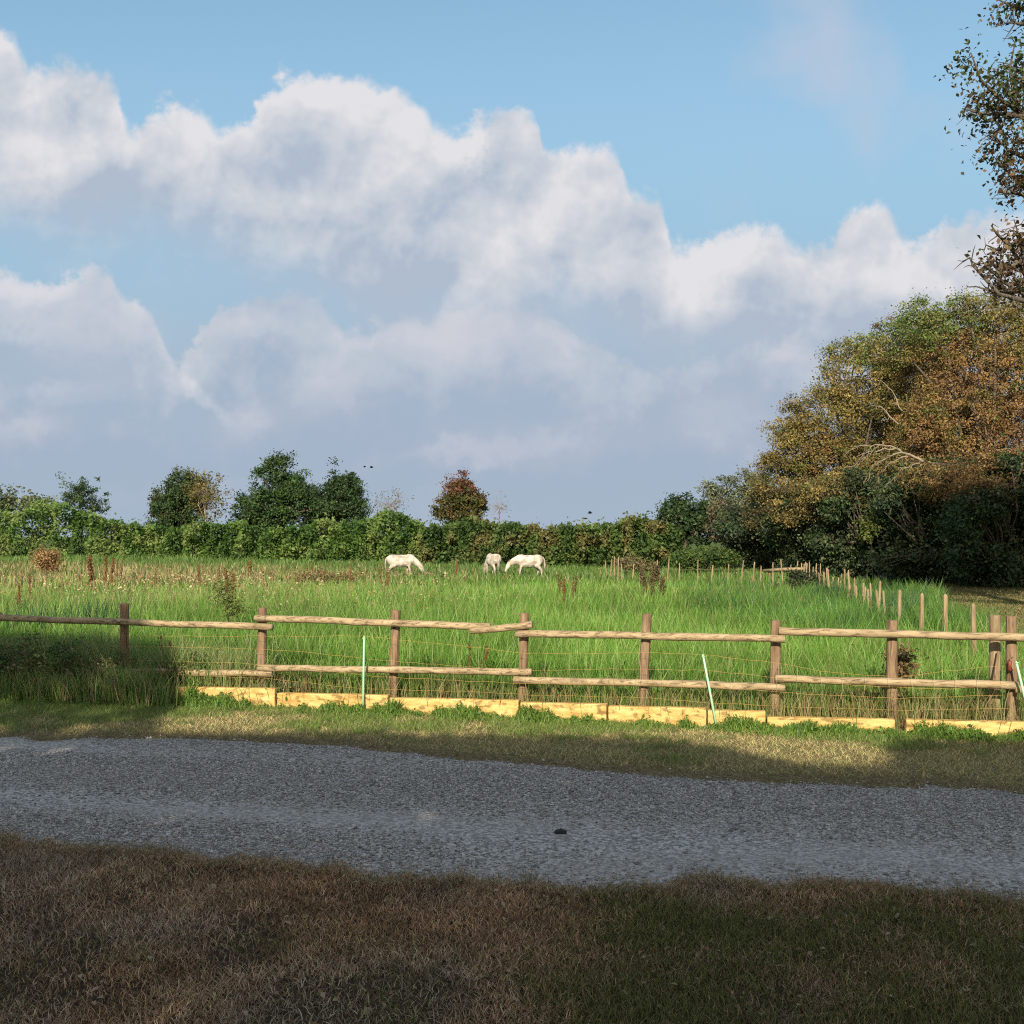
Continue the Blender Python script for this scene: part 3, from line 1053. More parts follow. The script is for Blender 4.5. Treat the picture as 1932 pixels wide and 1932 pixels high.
# ---------------------------------------------------------------- new timber edging
SL = [(236, 520, 1293, 'pale yellow timber edging beam, highest and leftmost, half hidden by weeds'),
      (523, 733, 1307, 'yellow timber edging beam just right of the step, left of the upright picket'),
      (735, 980, 1316, 'yellow timber edging beam below the second sunlit post from the left'),
      (982, 1146, 1325, 'pale timber edging beam with weeds in front, below the lapped middle rails'),
      (1148, 1334, 1332, 'cleanest pale timber edging beam, in front of the post right of the middle'),
      (1336, 1446, 1340, 'short pale timber edging beam beside the foot of the leaning picket'),
      (1448, 1690, 1352, 'yellow timber edging beam right of the short one, edge worn by weeds'),
      (1710, 1990, 1357, 'yellow timber edging beam at the right edge, behind the tree shadow')]
for u0, u1, vt, lab in SL:
    def fr(u, off=0.0):
        return np.array(on_line(u, off))
    p0, p1 = fr(u0), fr(u1 - 2)
    nrm = np.array([p0[1] - p1[1], p1[0] - p0[0]])
    nrm /= np.hypot(*nrm)
    zt0, zt1 = zat(vt + 1, p0[1]), zat(vt + (u1 - u0) * .045 * .55, p1[1])
    ns = 9
    rows = []
    dth = .11
    for i, t in enumerate(np.linspace(0, 1, ns)):
        q = p0 + (p1 - p0) * t + nrm * rng.uniform(-.004, .004)
        zt = zt0 + (zt1 - zt0) * t + rng.uniform(-.003, .003)
        bz = -.06
        be = .012
        prof = [(0, bz), (0, zt - be), (be, zt), (dth - be, zt), (dth, zt - be), (dth, bz)]
        rows.append([(q[0] + nrm[0] * o, q[1] + nrm[1] * o, z) for o, z in prof])
    v = np.array(rows).reshape(-1, 3)
    f = []
    for i in range(ns - 1):
        for j in range(6):
            k2 = (j + 1) % 6
            f.append((i * 6 + j, (i + 1) * 6 + j, (i + 1) * 6 + k2, i * 6 + k2))
    me = bpy.data.meshes.new('timber_sleeper')
    me.from_pydata(v.tolist(), [], f + [tuple(range(6)), tuple(reversed(range((ns - 1) * 6, ns * 6)))])
    tag(link('timber_sleeper', me, M_sleeper), lab, 'timber', 'new timber edging along the fence foot')

# ---------------------------------------------------------------- stake fence round the right of the meadow
stk = empty('stake_fence', (7.6, 20, 0), 'split stake fence curving from the right towards the back of the meadow', 'fence')


def stake(x_, y_, h_, r_, name, lean=0.05):
    mb = MB()
    l1, l2 = rng.uniform(-lean, lean), rng.uniform(-lean, lean)
    pts = [(x_ + l1 * t, y_ + l2 * t, -.05 + (h_ + .05) * t) for t in (0, .3, .65, .97, 1)]
    mb.tube(pts, np.array([1, 1, .95, .85, .35]) * r_, 7, rough=.1, rng=rng)
    return mb.build(name, M_stake, stk, smooth=False)


for u, v, d, r_ in [(1838, 1138, 15.9, .042), (1783, 1121, 18.3, .045), (1738, 1119, 19.0, .04), (1695, 1113, 20.2, .042)]:
    p = at(u, v, d)
    stake(p[0], p[1], p[2], r_, 'post', .04)
poly = np.array([(7.7, 20.8), (9.8, 30), (11.6, 41), (11.3, 43), (7.4, 44), (5.0, 47), (4.6, 50)])
seg = np.r_[0, np.cumsum(np.hypot(*np.diff(poly, axis=0).T))]
s = 0.8
while s < seg[-1]:
    x_, y_ = np.interp(s, seg, poly[:, 0]), np.interp(s, seg, poly[:, 1])
    stake(x_, y_, rng.uniform(.95, 1.3), rng.uniform(.022, .036), 'stake', .12)
    s += rng.uniform(.30, .62) if s < 24 and s > 12 else (rng.uniform(.45, .95) if s <= 12 else rng.uniform(.45, .9))
for zz in (.35, .8):
    mb = MB()
    ss = np.linspace(0, seg[-1], 40)
    mb.tube(np.stack([np.interp(ss, seg, poly[:, 0]), np.interp(ss, seg, poly[:, 1]), zz + rng.uniform(-.02, .02, 40)], 1), .005, 4)
    mb.build('wire', M_post, stk)
# pale log rail in the far corner
lg = empty('log_barrier', (13.6, 50, 0), 'pale horizontal log rail in the far corner before the dark wood', 'barrier')
p0, p1 = at(1442, 1077, 49), at(1517, 1073, 47.5)
mb = MB()
mb.tube([p0, p0 * .5 + p1 * .5 + (0, 0, .02), p1], [.085, .08, .075], 8, rough=.05, rng=rng)
mb.build('log', M_stake, lg)
for q in (p0 * .85 + p1 * .15, p0 * .15 + p1 * .85):
    mb = MB()
    mb.tube([(q[0], q[1] + .12, -.05), (q[0], q[1] + .12, q[2] * .6), (q[0], q[1] + .12, q[2] + .05)], .06, 7)
    mb.build('post', M_post, lg)


# ---------------------------------------------------------------- trees and shrubs
def blob_pts(blobs, n, inner=.35):
    w = np.array([(b[1][0] * b[1][1] * b[1][2]) ** .66 for b in blobs])
    i = R.choice(len(blobs), n, p=w / w.sum())
    d = unit(R.normal(size=(n, 3)))
    r = inner + (1 - inner) * R.uniform(0, 1, n) ** .7
    c = np.array([b[0] for b in blobs])[i]
    s_ = np.array([b[1] for b in blobs])[i]
    return c + d * r[:, None] * s_, d, i


def tree(name, label, cat, base, blobs, ncl, per, leaf, pal, clr=.35, trunk_r=.15, group=None, colfn=None, bark=None, aspect=.55,
         inner=.35, twig=.5, flat=.7, bare=0.0, spike=0.0, trunk=True, upb=.35, jit=.2, fork=.35, seed=None):
    base = np.array(base, float)
    root = empty(name, base, label, cat, group)
    if ncl > 250 and name != 'tall_tree' and name != 'bramble_bush':       # boughs that break the outline
        ex = []
        for c0, r0 in blobs:
            for q in range(2 if name == 'autumn_tree' else 3):
                dv = unit(R.normal(size=(1, 3)) * (1, .8, 1) + (0, -.4, .25))[0]
                k_ = R.uniform(.18, .38) * (.85 if name == 'autumn_tree' else 1)
                ex.append((np.array(c0) + dv * np.array(r0) * R.uniform(.9, 1.12), tuple(np.array(r0) * k_)))
        blobs = list(blobs) + ex
    C, D, bi = blob_pts(blobs, ncl, inner)
    k = C[:, 2] > base[2] + .05
    C, D, bi = C[k], D[k], bi[k]
    if spike:
        k = R.uniform(0, 1, len(C)) < .35
        C[k] += D[k] * R.uniform(0, spike, (k.sum(), 1)) + np.array([0, 0, 1]) * R.uniform(0, spike, (k.sum(), 1))
    ncl = len(C)
    if trunk:
        mb = MB()
        top = np.mean([b[0] for b in blobs], axis=0)
        hz = base + (top - base) * fork
        mb.tube([base - (0, 0, .1), base * .6 + hz * .4 + R.normal(0, trunk_r * .3, 3) * (1, 1, 0), hz, hz * .5 + top * .5, top],
                [trunk_r * 1.25, trunk_r, trunk_r * .85, trunk_r * .6, trunk_r * .25], 8)
        for b in blobs:
            c0 = np.array(b[0])
            s0 = base + (top - base) * R.uniform(fork * .8, fork + .35)
            md = (s0 + c0) / 2 + R.normal(0, .12, 3) * np.linalg.norm(c0 - s0) * .5
            mb.tube([s0, md, c0], [trunk_r * .5, trunk_r * .33, trunk_r * .16], 6)
        nb = int(min(ncl, 60 + 120 * twig))
        for j in R.choice(ncl, nb, replace=False):
            c0 = np.array(blobs[bi[j]][0])
            s0 = c0 + (C[j] - c0) * R.uniform(0, .3)
            md = (s0 + C[j]) / 2 + R.normal(0, .1, 3) * np.linalg.norm(C[j] - s0)
            mb.tube([s0, md, C[j]], [trunk_r * .13, trunk_r * .08, trunk_r * .03], 4, cap=False)
        mb.build('trunk', bark or M_bark, root)
    live = R.uniform(0, 1, ncl) >= bare
    Cl, Dl = C[live], D[live]
    n_ = len(Cl) * per
    if n_:
        sc = clr * R.uniform(.5, 1.4, len(Cl))
        P = np.repeat(Cl, per, 0) + R.normal(0, 1, (n_, 3)) * np.repeat(sc, per)[:, None] * np.array([.6, .6, .6 * flat])
        ccol = pick(pal, len(Cl), jit)
        if colfn is not None:
            ccol = colfn(Cl, ccol)
        c_ = np.repeat(ccol, per, 0) * R.uniform(.8, 1.2, (n_, 1))
        k = P[:, 2] > .02
        v, f, cc = leaf_geo(P[k], leaf * R.uniform(.7, 1.3, k.sum()), c_[k], aspect, np.repeat(Dl, per, 0)[k], upb)
        npmesh('crown', v, f, M_leaf, root, cc)
    return root


def pb(u, v, ru, rv, d, depth=None):
    """crown blob from its direction, angular half sizes and distance"""
    return (at(u, v, d), (ru / F * d, depth or max(ru, rv) * .8 / F * d, rv / F * d))


def gb(u, d):
    return ((u - CU) / F * d, d, 0)


DG = [(.032, .065, .024), (.048, .09, .032), (.068, .11, .042)]
MG = [(.055, .105, .022), (.08, .135, .03), (.11, .155, .04), (.06, .10, .035)]
OL = [(.14, .125, .035), (.11, .11, .035), (.18, .15, .045)]
GP = 'trees standing above the far hedge'
# along the far hedge, left to right
tree('tree', 'pale grey green distant tree at the left edge above the hedge', 'tree', gb(0, 110), [pb(-20, 945, 60, 28, 110), pb(60, 955, 50, 18, 110)], 130, 26, .38, [(.12, .15, .07), (.15, .18, .09)], .8, .2, GP)
tree('spiky_shrub', 'spiky dark shrub with open upright branches on the left end of the hedge', 'shrub', gb(155, 90), [pb(150, 935, 28, 28, 90), pb(175, 955, 28, 16, 90), pb(128, 940, 14, 14, 90)], 90, 36, .19, DG, .38, .1, GP, spike=0.84, inner=.2)
tree('tree', 'dark green tree leaning left beside the bare pale tree', 'tree', gb(330, 86), [pb(318, 955, 34, 42, 86), pb(345, 930, 30, 42, 86), pb(330, 985, 46, 26, 86), pb(365, 940, 26, 45, 86), pb(308, 975, 26, 24, 86)], 400, 56, .19, DG + [(.07, .085, .03)], .42, .16, GP, spike=0.42)
tree('thin_tree', 'half bare olive brown tree with pale twigs right of the dark leaning tree', 'tree', gb(396, 84), [pb(392, 935, 40, 52, 84), pb(375, 925, 24, 34, 84)], 170, 14, .20, OL, .4, .13, GP, bark=M_pale_bark, twig=1.3, bare=.45, spike=0.30)
tree('tree', 'tallest dark green tree above the hedge, pointed top', 'tree', gb(535, 86), [pb(525, 895, 26, 30, 86), pb(528, 930, 52, 38, 86), pb(545, 960, 85, 36, 86), pb(500, 965, 48, 30, 86), pb(590, 945, 32, 34, 86), pb(470, 985, 34, 24, 86)], 620, 60, .20, DG + MG[:1], .45, .22, GP, spike=0.48)
tree('tree', 'dark green tree with spiky top just right of the tallest tree', 'tree', gb(650, 86), [pb(650, 945, 36, 42, 86), pb(655, 920, 28, 22, 86), pb(670, 965, 30, 28, 86), pb(630, 965, 28, 28, 86)], 340, 56, .19, DG, .42, .16, GP, spike=0.72)
tree('bare_shrub', 'thin bare grey shrub between the spiky tree and the reddish tree', 'shrub', gb(735, 80), [pb(735, 955, 32, 26, 80), pb(752, 940, 12, 18, 80)], 110, 7, .16, [(.20, .17, .12), (.16, .15, .08)], .3, .07, GP, bark=M_pale_bark, twig=1.5, bare=.75, spike=0.48)
tree('red_topped_tree', 'small rounded tree with red tinged top above the hedge', 'tree', gb(870, 78), [pb(868, 945, 34, 36, 78), pb(870, 965, 46, 32, 78), pb(862, 922, 22, 14, 78)], 300, 48, .17, [(.07, .085, .025), (.10, .10, .03), (.13, .09, .03)], .36, .14, GP, spike=0.48,
     colfn=lambda C, c: np.where(((C[:, 2] > at(0, 930, 78)[2]) & (R.uniform(0, 1, len(C)) < .75))[:, None], np.array([.21, .085, .055]) * R.uniform(.7, 1.2, (len(C), 1)), c))
tree('bare_shrub', 'wispy bare twig shrub just right of the red topped tree', 'shrub', gb(945, 80), [pb(942, 958, 26, 26, 80)], 80, 4, .14, [(.22, .19, .14)], .3, .06, GP, bark=M_pale_bark, twig=1.3, bare=.85, spike=0.60)


# the far hedge: three lengths of bramble
def hedge(label, u0, u1, prof, d0, d1, pal, n, leaf=.25, name='hedge'):
    us = R.uniform(u0, u1, n)
    tt = (us - u0) / (u1 - u0)
    d = d0 + (d1 - d0) * tt + R.uniform(0, 3.5, n)
    vt = np.interp(us, [p[0] for p in prof], [p[1] for p in prof]) + (vnoise(us, us * 0, 53, 8) - .5) * 20 + (vnoise(us, us * 0 + 5, 17, 9) - .5) * 15 + (vnoise(us, us * 0 + 2, 5.5, 19) - .5) * 10 - np.where(R.uniform(0, 1, n) < .04, R.uniform(0, 16, n), 0)
    top = zat(vt, d)
    q = R.uniform(0, 1, n) ** .62
    z = np.maximum(q * top, .05)
    bul = (vnoise(us, z * 14, 13, 12) - .5) * 2.3 - (1 - q) * .6
    P = np.stack([(us - CU) / F * d, d + bul, z + R.normal(0, .08, n)], 1)
    cl = vnoise(us, z * 25, 22, 14)
    pal = np.asarray(pal)
    c_ = pal[np.clip((cl * 1.5 - .25 + R.normal(0, .14, n)) * len(pal), 0, len(pal) - 1).astype(int)] * R.uniform(.75, 1.25, (n, 1))
    root = empty(name, ((u0 + u1 - 2 * CU) / 2 / F * d0, (d0 + d1) / 2, 0), label, 'hedge', 'lengths of the far bramble hedge')
    v, f, cc = leaf_geo(P, leaf * R.uniform(.6, 1.3, n), c_, .55, np.tile(np.array([[0, -.5, .3]]), (n, 1)), .3)
    npmesh('foliage', v, f, M_leaf, root, cc)
    return root


HG = [(.05, .105, .022), (.08, .155, .03), (.12, .20, .045), (.17, .235, .065)]
hedge('taller fresh green bramble hedge at the left end, sloping down to the right', -350, 330, [(-350, 950), (0, 962), (90, 952), (180, 975), (230, 990), (330, 995)], 84, 80, HG, 46000)
hedge('middle bright green stretch of hedge below the tall dark trees', 320, 800, [(320, 995), (440, 988), (520, 992), (600, 985), (690, 980), (740, 965), (770, 972), (800, 990)], 80, 72, [(.048, .10, .02), (.078, .15, .027), (.11, .19, .042), (.16, .22, .06)], 32000)
hedge('darker olive tinted stretch of hedge behind the white horses and to their right', 790, 1290, [(790, 990), (860, 985), (1000, 988), (1080, 990), (1140, 984), (1195, 980), (1240, 988), (1290, 1000)], 72, 64, [(.045, .085, .02), (.075, .13, .03), (.115, .155, .042), (.16, .15, .055)], 34000)

# round trees and shrubs at the corner where hedge meets wood
GW = 'trees and shrubs at the edge of the wood'
tree('round_tree', 'rounded dark green tree at the right end of the hedge', 'tree', gb(1290, 66), [pb(1285, 985, 46, 48, 66), pb(1285, 955, 28, 26, 66), pb(1320, 990, 36, 42, 66), pb(1262, 975, 22, 34, 66)], 260, 34, .19, DG, .36, .2, GW)
tree('silvery_tree', 'silvery grey green tree behind the dark round tree', 'tree', gb(1395, 74), [pb(1385, 940, 56, 46, 74), pb(1350, 960, 38, 40, 74), pb(1430, 930, 36, 46, 74)], 330, 32, .20, [(.15, .18, .11), (.19, .215, .14), (.11, .14, .075)], .4, .2, GW)
tree('brown_shrub', 'brown dying shrub between the silvery tree and the dark wood', 'shrub', gb(1370, 64), [pb(1365, 985, 34, 44, 64), pb(1390, 1010, 26, 34, 64)], 150, 26, .17, [(.20, .14, .09), (.15, .115, .07), (.08, .085, .05)], .34, .1, GW)
tree('low_green_shrub', 'low bright green shrub in front of the round tree at the field corner', 'shrub', gb(1340, 57), [pb(1320, 1052, 50, 20, 57), pb(1370, 1054, 28, 16, 57), pb(1290, 1058, 30, 14, 57)], 170, 28, .15, MG, .3, .08, GW)

# dark understory of the wood
DK = [(.028, .055, .028), (.042, .075, .036), (.06, .095, .045)]
us_ = [('dark bluish shrub at the left foot of the wood', 1440, 62, [(1430, 1030, 48, 45), (1470, 1010, 46, 60), (1400, 1000, 40, 44)], DK + [(.05, .07, .045)]),
       ('dark shrub with pale lit sprays under the arching bare limb', 1520, 57, [(1510, 1000, 62, 64), (1540, 965, 50, 46), (1490, 960, 44, 44), (1550, 1040, 55, 50)], DK + [(.045, .065, .03)]),
       ('dark evergreen shrub in the middle of the wood edge with a yellow green spray', 1640, 52, [(1620, 1010, 72, 70), (1650, 950, 70, 54), (1690, 960, 50, 60), (1600, 1060, 60, 40), (1690, 1050, 56, 46)], DK + [(.03, .05, .02)]),
       ('darkest evergreen shrub right of the middle of the wood edge', 1760, 48, [(1750, 1010, 80, 76), (1790, 940, 70, 66), (1730, 930, 60, 46), (1720, 1070, 60, 40), (1800, 1070, 66, 44)], DK[:2]),
       ('dark shrub with mid green leaves at the right edge under the wood', 1890, 44, [(1890, 1010, 86, 84), (1930, 940, 76, 70), (1870, 1075, 66, 44), (1960, 1080, 70, 46)], DK + [(.03, .06, .025)]),
       ('dark shrub beyond the right edge under the wood', 2040, 42, [(2040, 1010, 90, 90), (2060, 940, 80, 70)], DK)]
for lab, u, d, bl, pal in us_:
    ex = []
    for b in bl:
        for q in range(4):
            an = R.uniform(-.4, math.pi + .4)
            ex.append(pb(b[0] + math.cos(an) * b[2] * .9, b[1] - math.sin(an) * b[3] * R.uniform(.6, 1.05), b[2] * R.uniform(.2, .42), b[3] * R.uniform(.2, .42), d - R.uniform(0, 2.5)))
    tree('evergreen_shrub', lab, 'shrub', gb(u, d), [pb(*b, d) for b in bl] + ex, 900, 44, .16, pal + [(.09, .13, .05), (.06, .10, .04), (.11, .12, .06)], .42, .12, GW, inner=.25, twig=.6)  # lighter greens give variety and put lit spots into the leaf colour
tree('yellow_green_sapling', 'yellow green sapling before the dark wood edge', 'sapling', gb(1648, 48), [pb(1645, 985, 26, 20, 48), pb(1640, 1005, 16, 12, 48)], 60, 16, .13, [(.13, .16, .035), (.10, .13, .035)], .30, .015, GW)


# big autumn trees of the wood
def autumn(C, c):
    u = CU + C[:, 0] / C[:, 1] * F
    v = HV - (C[:, 2] - EYE) / C[:, 1] * F
    n_ = len(C)
    f1 = np.clip((u - 1640) / 160, 0, 1) * np.clip((v - 600) / 90, 0, 1)          # rusty right side
    gr = np.clip((720 - v) / 110, 0, 1) * np.clip((1900 - u) / 120, 0, 1)         # greener top
    q = R.uniform(0, 1, n_) + (vnoise(C[:, 0], C[:, 2] + C[:, 1], 1.4, 33) - .5) * .9
    ol = np.array([(.23, .18, .06), (.31, .235, .08), (.17, .15, .055)])[R.choice(3, n_)]
    ru = np.array([(.26, .15, .06), (.32, .20, .08), (.20, .12, .055)])[R.choice(3, n_)]
    g_ = np.array([(.11, .17, .04), (.16, .22, .055), (.22, .25, .07)])[R.choice(3, n_)]
    o = np.where((q < f1)[:, None], ru, ol)
    o = np.where(((q < gr * 1.1) & (q >= f1 * .8))[:, None], g_, o)
    o = np.where((R.uniform(0, 1, n_) < .10)[:, None], g_ * .8, o)
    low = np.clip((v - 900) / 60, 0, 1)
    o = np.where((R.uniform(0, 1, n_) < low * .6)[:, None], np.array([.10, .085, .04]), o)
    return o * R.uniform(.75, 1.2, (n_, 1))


R.seed(404)
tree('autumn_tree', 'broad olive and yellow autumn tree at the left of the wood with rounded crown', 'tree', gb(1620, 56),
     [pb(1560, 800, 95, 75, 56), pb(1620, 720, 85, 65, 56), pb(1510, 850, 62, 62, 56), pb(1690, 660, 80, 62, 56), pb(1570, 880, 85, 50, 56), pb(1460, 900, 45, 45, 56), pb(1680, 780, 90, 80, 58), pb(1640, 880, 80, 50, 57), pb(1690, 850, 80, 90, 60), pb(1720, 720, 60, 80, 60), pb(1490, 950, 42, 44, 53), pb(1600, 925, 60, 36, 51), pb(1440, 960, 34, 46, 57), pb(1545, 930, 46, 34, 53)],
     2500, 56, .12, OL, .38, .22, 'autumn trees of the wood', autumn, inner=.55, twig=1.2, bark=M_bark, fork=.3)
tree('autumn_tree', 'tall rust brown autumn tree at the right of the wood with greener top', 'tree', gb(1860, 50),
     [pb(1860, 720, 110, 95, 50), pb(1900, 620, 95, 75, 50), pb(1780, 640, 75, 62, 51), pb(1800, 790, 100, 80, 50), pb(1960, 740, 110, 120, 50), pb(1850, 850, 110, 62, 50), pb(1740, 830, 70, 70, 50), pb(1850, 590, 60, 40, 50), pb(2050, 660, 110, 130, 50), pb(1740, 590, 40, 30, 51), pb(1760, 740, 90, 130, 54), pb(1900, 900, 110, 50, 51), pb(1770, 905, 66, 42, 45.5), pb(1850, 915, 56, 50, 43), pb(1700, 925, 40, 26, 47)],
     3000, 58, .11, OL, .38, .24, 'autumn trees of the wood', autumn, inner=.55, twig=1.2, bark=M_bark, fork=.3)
# pale arching dead limb that shows in the crown
dl = empty('dead_limb', at(1735, 880, 46), 'pale arching bare limb hanging out of the autumn crown', 'branch')
mb = MB()
arcs = [[(1742, 872), (1715, 858), (1690, 846), (1660, 838), (1625, 840), (1595, 855)], [(1690, 846), (1650, 850), (1620, 868), (1600, 885)], [(1700, 852), (1665, 868), (1640, 888), (1632, 905)],
        [(1735, 872), (1705, 885), (1685, 905), (1672, 930)], [(1738, 875), (1725, 895), (1715, 915)], [(1660, 838), (1640, 852), (1615, 862)], [(1715, 858), (1680, 874), (1655, 900)],
        [(1700, 775), (1690, 745), (1660, 720)], [(1692, 800), (1665, 770), (1640, 760)]]
for a_ in arcs:
    n_ = len(a_)
    w = (.065 if a_ is arcs[0] else .038)
    tq = np.linspace(0, n_ - 1, n_ * 3)
    uu = np.interp(tq, range(n_), [q[0] for q in a_]) + R.normal(0, 1.6, n_ * 3)
    vv_ = np.interp(tq, range(n_), [q[1] for q in a_]) + R.normal(0, 1.6, n_ * 3)
    P_ = [at(u, v, 45.3 + .1 * i) for i, (u, v) in enumerate(zip(uu, vv_))]
    mb.tube(P_, np.linspace(w, .012, n_ * 3), 5)
    for i in range(2, n_ * 3, 2):
        d_ = np.array([R.uniform(-.35, .05), R.uniform(-.2, .2), R.uniform(-.4, .0)])
        mb.tube([P_[i], P_[i] + d_ * .5 + R.normal(0, .05, 3), P_[i] + d_], [.018, .013, .006], 4, cap=False)
mb.build('limb', M_pale_bark, dl)

R.seed(505)
# tall near tree whose branches come in at the upper right
TD = 21.5


def tall_col(C, c):
    n_ = len(C)
    z = C[:, 2]
    gr = np.clip((z - 9.5) / 3, 0.1, .8)
    g_ = np.array([(.055, .085, .03), (.08, .10, .035), (.045, .065, .03)])[R.choice(3, n_)]
    br = np.array([(.15, .095, .05), (.20, .13, .07), (.12, .085, .055)])[R.choice(3, n_)]
    return np.where((R.uniform(0, 1, n_) < gr)[:, None], g_, br) * R.uniform(.8, 1.2, (n_, 1))


tall = tree('tall_tree', 'tall thinning tree reaching in from the upper right edge, leaves turning brown', 'tree', (14.6, 21.5, 0),
            [pb(1868, 195, 52, 45, TD, 1.0), pb(1830, 120, 18, 45, TD, .5), pb(1925, 150, 50, 70, TD, 1.0), pb(1905, 270, 48, 42, TD, .9), pb(1925, 340, 40, 42, TD, .8), pb(1930, 10, 45, 18, TD, .8),
             pb(1925, 470, 55, 45, TD, .9), pb(1880, 500, 36, 36, TD, .6), pb(1930, 540, 60, 26, TD, .8)],
            330, 15, .105, OL, .30, .07, None, tall_col, inner=.15, twig=2.0, aspect=.6, trunk=False, bare=.1)
# its trunk, limbs and the rest of the crown beyond the frame
mb = MB()
tr0 = np.array([14.6, 21.5, -.1])
mb.tube([tr0, tr0 + (.1, 0, 4), tr0 + (-.1, .2, 8), tr0 + (.1, 0, 12.5), tr0 + (0, 0, 17.5)], [.42, .33, .27, .18, .05], 10)
TW = [((1935, 215), (1890, 190), (1850, 150), (1832, 100)), ((1935, 215), (1895, 215), (1860, 215), (1815, 205)), ((1940, 240), (1915, 190), (1905, 130), (1915, 80)), ((1940, 300), (1905, 285), (1875, 255)), ((1945, 350), (1905, 330), (1880, 300)),
      ((1945, 370), (1915, 365), (1890, 345)), ((1940, 560), (1890, 530), (1850, 490)), ((1940, 570), (1885, 555), (1835, 500), (1830, 485)), ((1935, 520), (1910, 470), (1880, 440), (1870, 425)), ((1935, 510), (1925, 460), (1915, 420)),
      ((1930, 550), (1880, 552), (1840, 540)), ((1945, 20), (1915, 15), (1885, 0)), ((1940, 45), (1920, 45), (1908, 38)), ((1900, 215), (1890, 240), (1868, 260)), ((1910, 460), (1890, 475), (1860, 462))]
for w in TW:
    p = [at(u, v, TD + R.uniform(-.3, .3)) for u, v in w]
    far_in = np.array([14.5, 21.5, p[0][2] - 1.3])
    q = [far_in, (far_in + p[0]) / 2 + (0, 0, .35)] + p
    mb.tube(q, np.linspace(.085, .012, len(q)), 6)
    for i in range(9):
        j = R.randint(0, len(p) - 1)
        s0 = p[j] + (p[j + 1] - p[j]) * R.uniform()
        e0 = s0 + np.array([R.uniform(-.45, .1), R.uniform(-.3, .3), R.uniform(-.3, .35)])
        mb.tube([s0, (s0 + e0) / 2 + R.normal(0, .05, 3), e0], [.014, .01, .004], 4, cap=False)
mb.build('trunk', M_bark, tall)
ob = [((14.8, 21.5, 12.5), (3.4, 3.2, 4.6)), ((14.2, 24.0, 11.0), (3.0, 3.0, 3.5)), ((17.5, 21.5, 11.5), (3.4, 3.2, 4.2))]
C, D, bi = blob_pts(ob, 800, .3)
k = (C[:, 0] / C[:, 1]) > .515
C = C[k]
P = np.repeat(C, 40, 0) + R.normal(0, .3, (len(C) * 40, 3))
P = P[(P[:, 0] / P[:, 1]) > .505]
v, f, cc = leaf_geo(P, .17, pick([(.06, .09, .03), (.12, .10, .05)], len(P), .2), .6)
npmesh('crown', v, f, M_leaf, tall, cc)

# ---------------------------------------------------------------- trees behind the viewer that shade the foreground
SB = -11.0
GS = 'trees behind the viewer'


def shade_edge(x_, y_, z_=0):
    t = (y_ - SB)
    return x_ + SUN.x / -SUN.y * t, z_ + SUN.z / -SUN.y * t


edge = [(-9, 17.5, .8), (-5.6, 16.6, .6), (-4.7, 14.6, .6), (-4.3, 12.4, 0), (-3.9, 11.6, 0), (-2, 11.5, 0), (.2, 11.35, 0), (1.6, 11.15, 0), (2.3, 10.7, 0), (2.8, 10.0, 0), (3.4, 9.75, 0), (3.8, 9.95, 0), (4.0, 10.7, 0), (4.5, 11.2, 0), (6, 11.1, 0), (9, 11.0, 0)]
E = np.array([shade_edge(*q) for q in edge])
shades = [('tree', 'leafy tree behind the viewer at the left', E[0][0] - 6, -99, E[0][0] - .5), ('tree', 'second leafy tree behind the viewer', E[0][0] - .5, 0, E[3][0]),
          ('tree', 'third leafy tree behind the viewer', E[3][0], 0, E[9][0]), ('tree', 'leafy tree behind the viewer at the right', E[9][0], 0, E[-1][0] + 6)]
for nm, lab, xa, _, xb in shades:
    root = empty('shade_tree', ((xa + xb) / 2, SB, 0), lab, 'tree', GS)
    n_ = int(3400 * (xb - xa))
    x_ = R.uniform(xa, xb, n_)
    zt = np.interp(x_, E[:, 0], E[:, 1])
    z_ = R.uniform(.2, 1, n_) * zt - .12
    n2 = int(3000 * (xb - xa))
    x2 = R.uniform(xa, xb, n2)
    x_ = np.r_[x_, x2]
    zt = np.r_[zt, np.interp(x2, E[:, 0], E[:, 1])]
    z_ = np.r_[z_, np.interp(x2, E[:, 0], E[:, 1]) - .03 - R.uniform(0, 1, n2) * .7]
    # the crown thins towards its right edge and lets spots of sun through
    band = np.clip((x_ - E[0][0] + 1.2) / (E[4][0] - E[0][0] + 1.2), 0, 1) * (x_ < E[4][0]) * np.clip((z_ - 10.6) / .8, 0, 1)
    holes = vnoise(x_, z_, .35, 91) * .6 + vnoise(x_, z_, .13, 92) * .4
    k = R.uniform(0, 1, len(x_)) > np.clip(band * 1.1 - .15, 0, 1) * np.clip((holes - .36) * 9, .0, .985)
    x_, z_, zt = x_[k], z_[k], zt[k]
    n_ = len(x_)
    v, f, cc = leaf_geo(np.stack([x_, SB + R.normal(0, .22, n_), z_], 1), .30 * np.clip((zt - z_) * 1.2, .35, 1), pick(DG + MG, n_, .2), .7, np.tile([[0, 1.2, 0]], (n_, 1)), .6)
    npmesh('crown', v, f, M_leaf, root, cc)
    mb = MB()
    c0 = np.array([(xa + xb) / 2, SB, 0])
    hh = np.interp(c0[0], E[:, 0], E[:, 1])
    mb.tube([c0 - (0, 0, .1), c0 + (.1, 0, hh * .4), c0 + (0, 0, hh * .85)], [.3, .22, .06], 8)
    mb.build('trunk', M_bark, root)

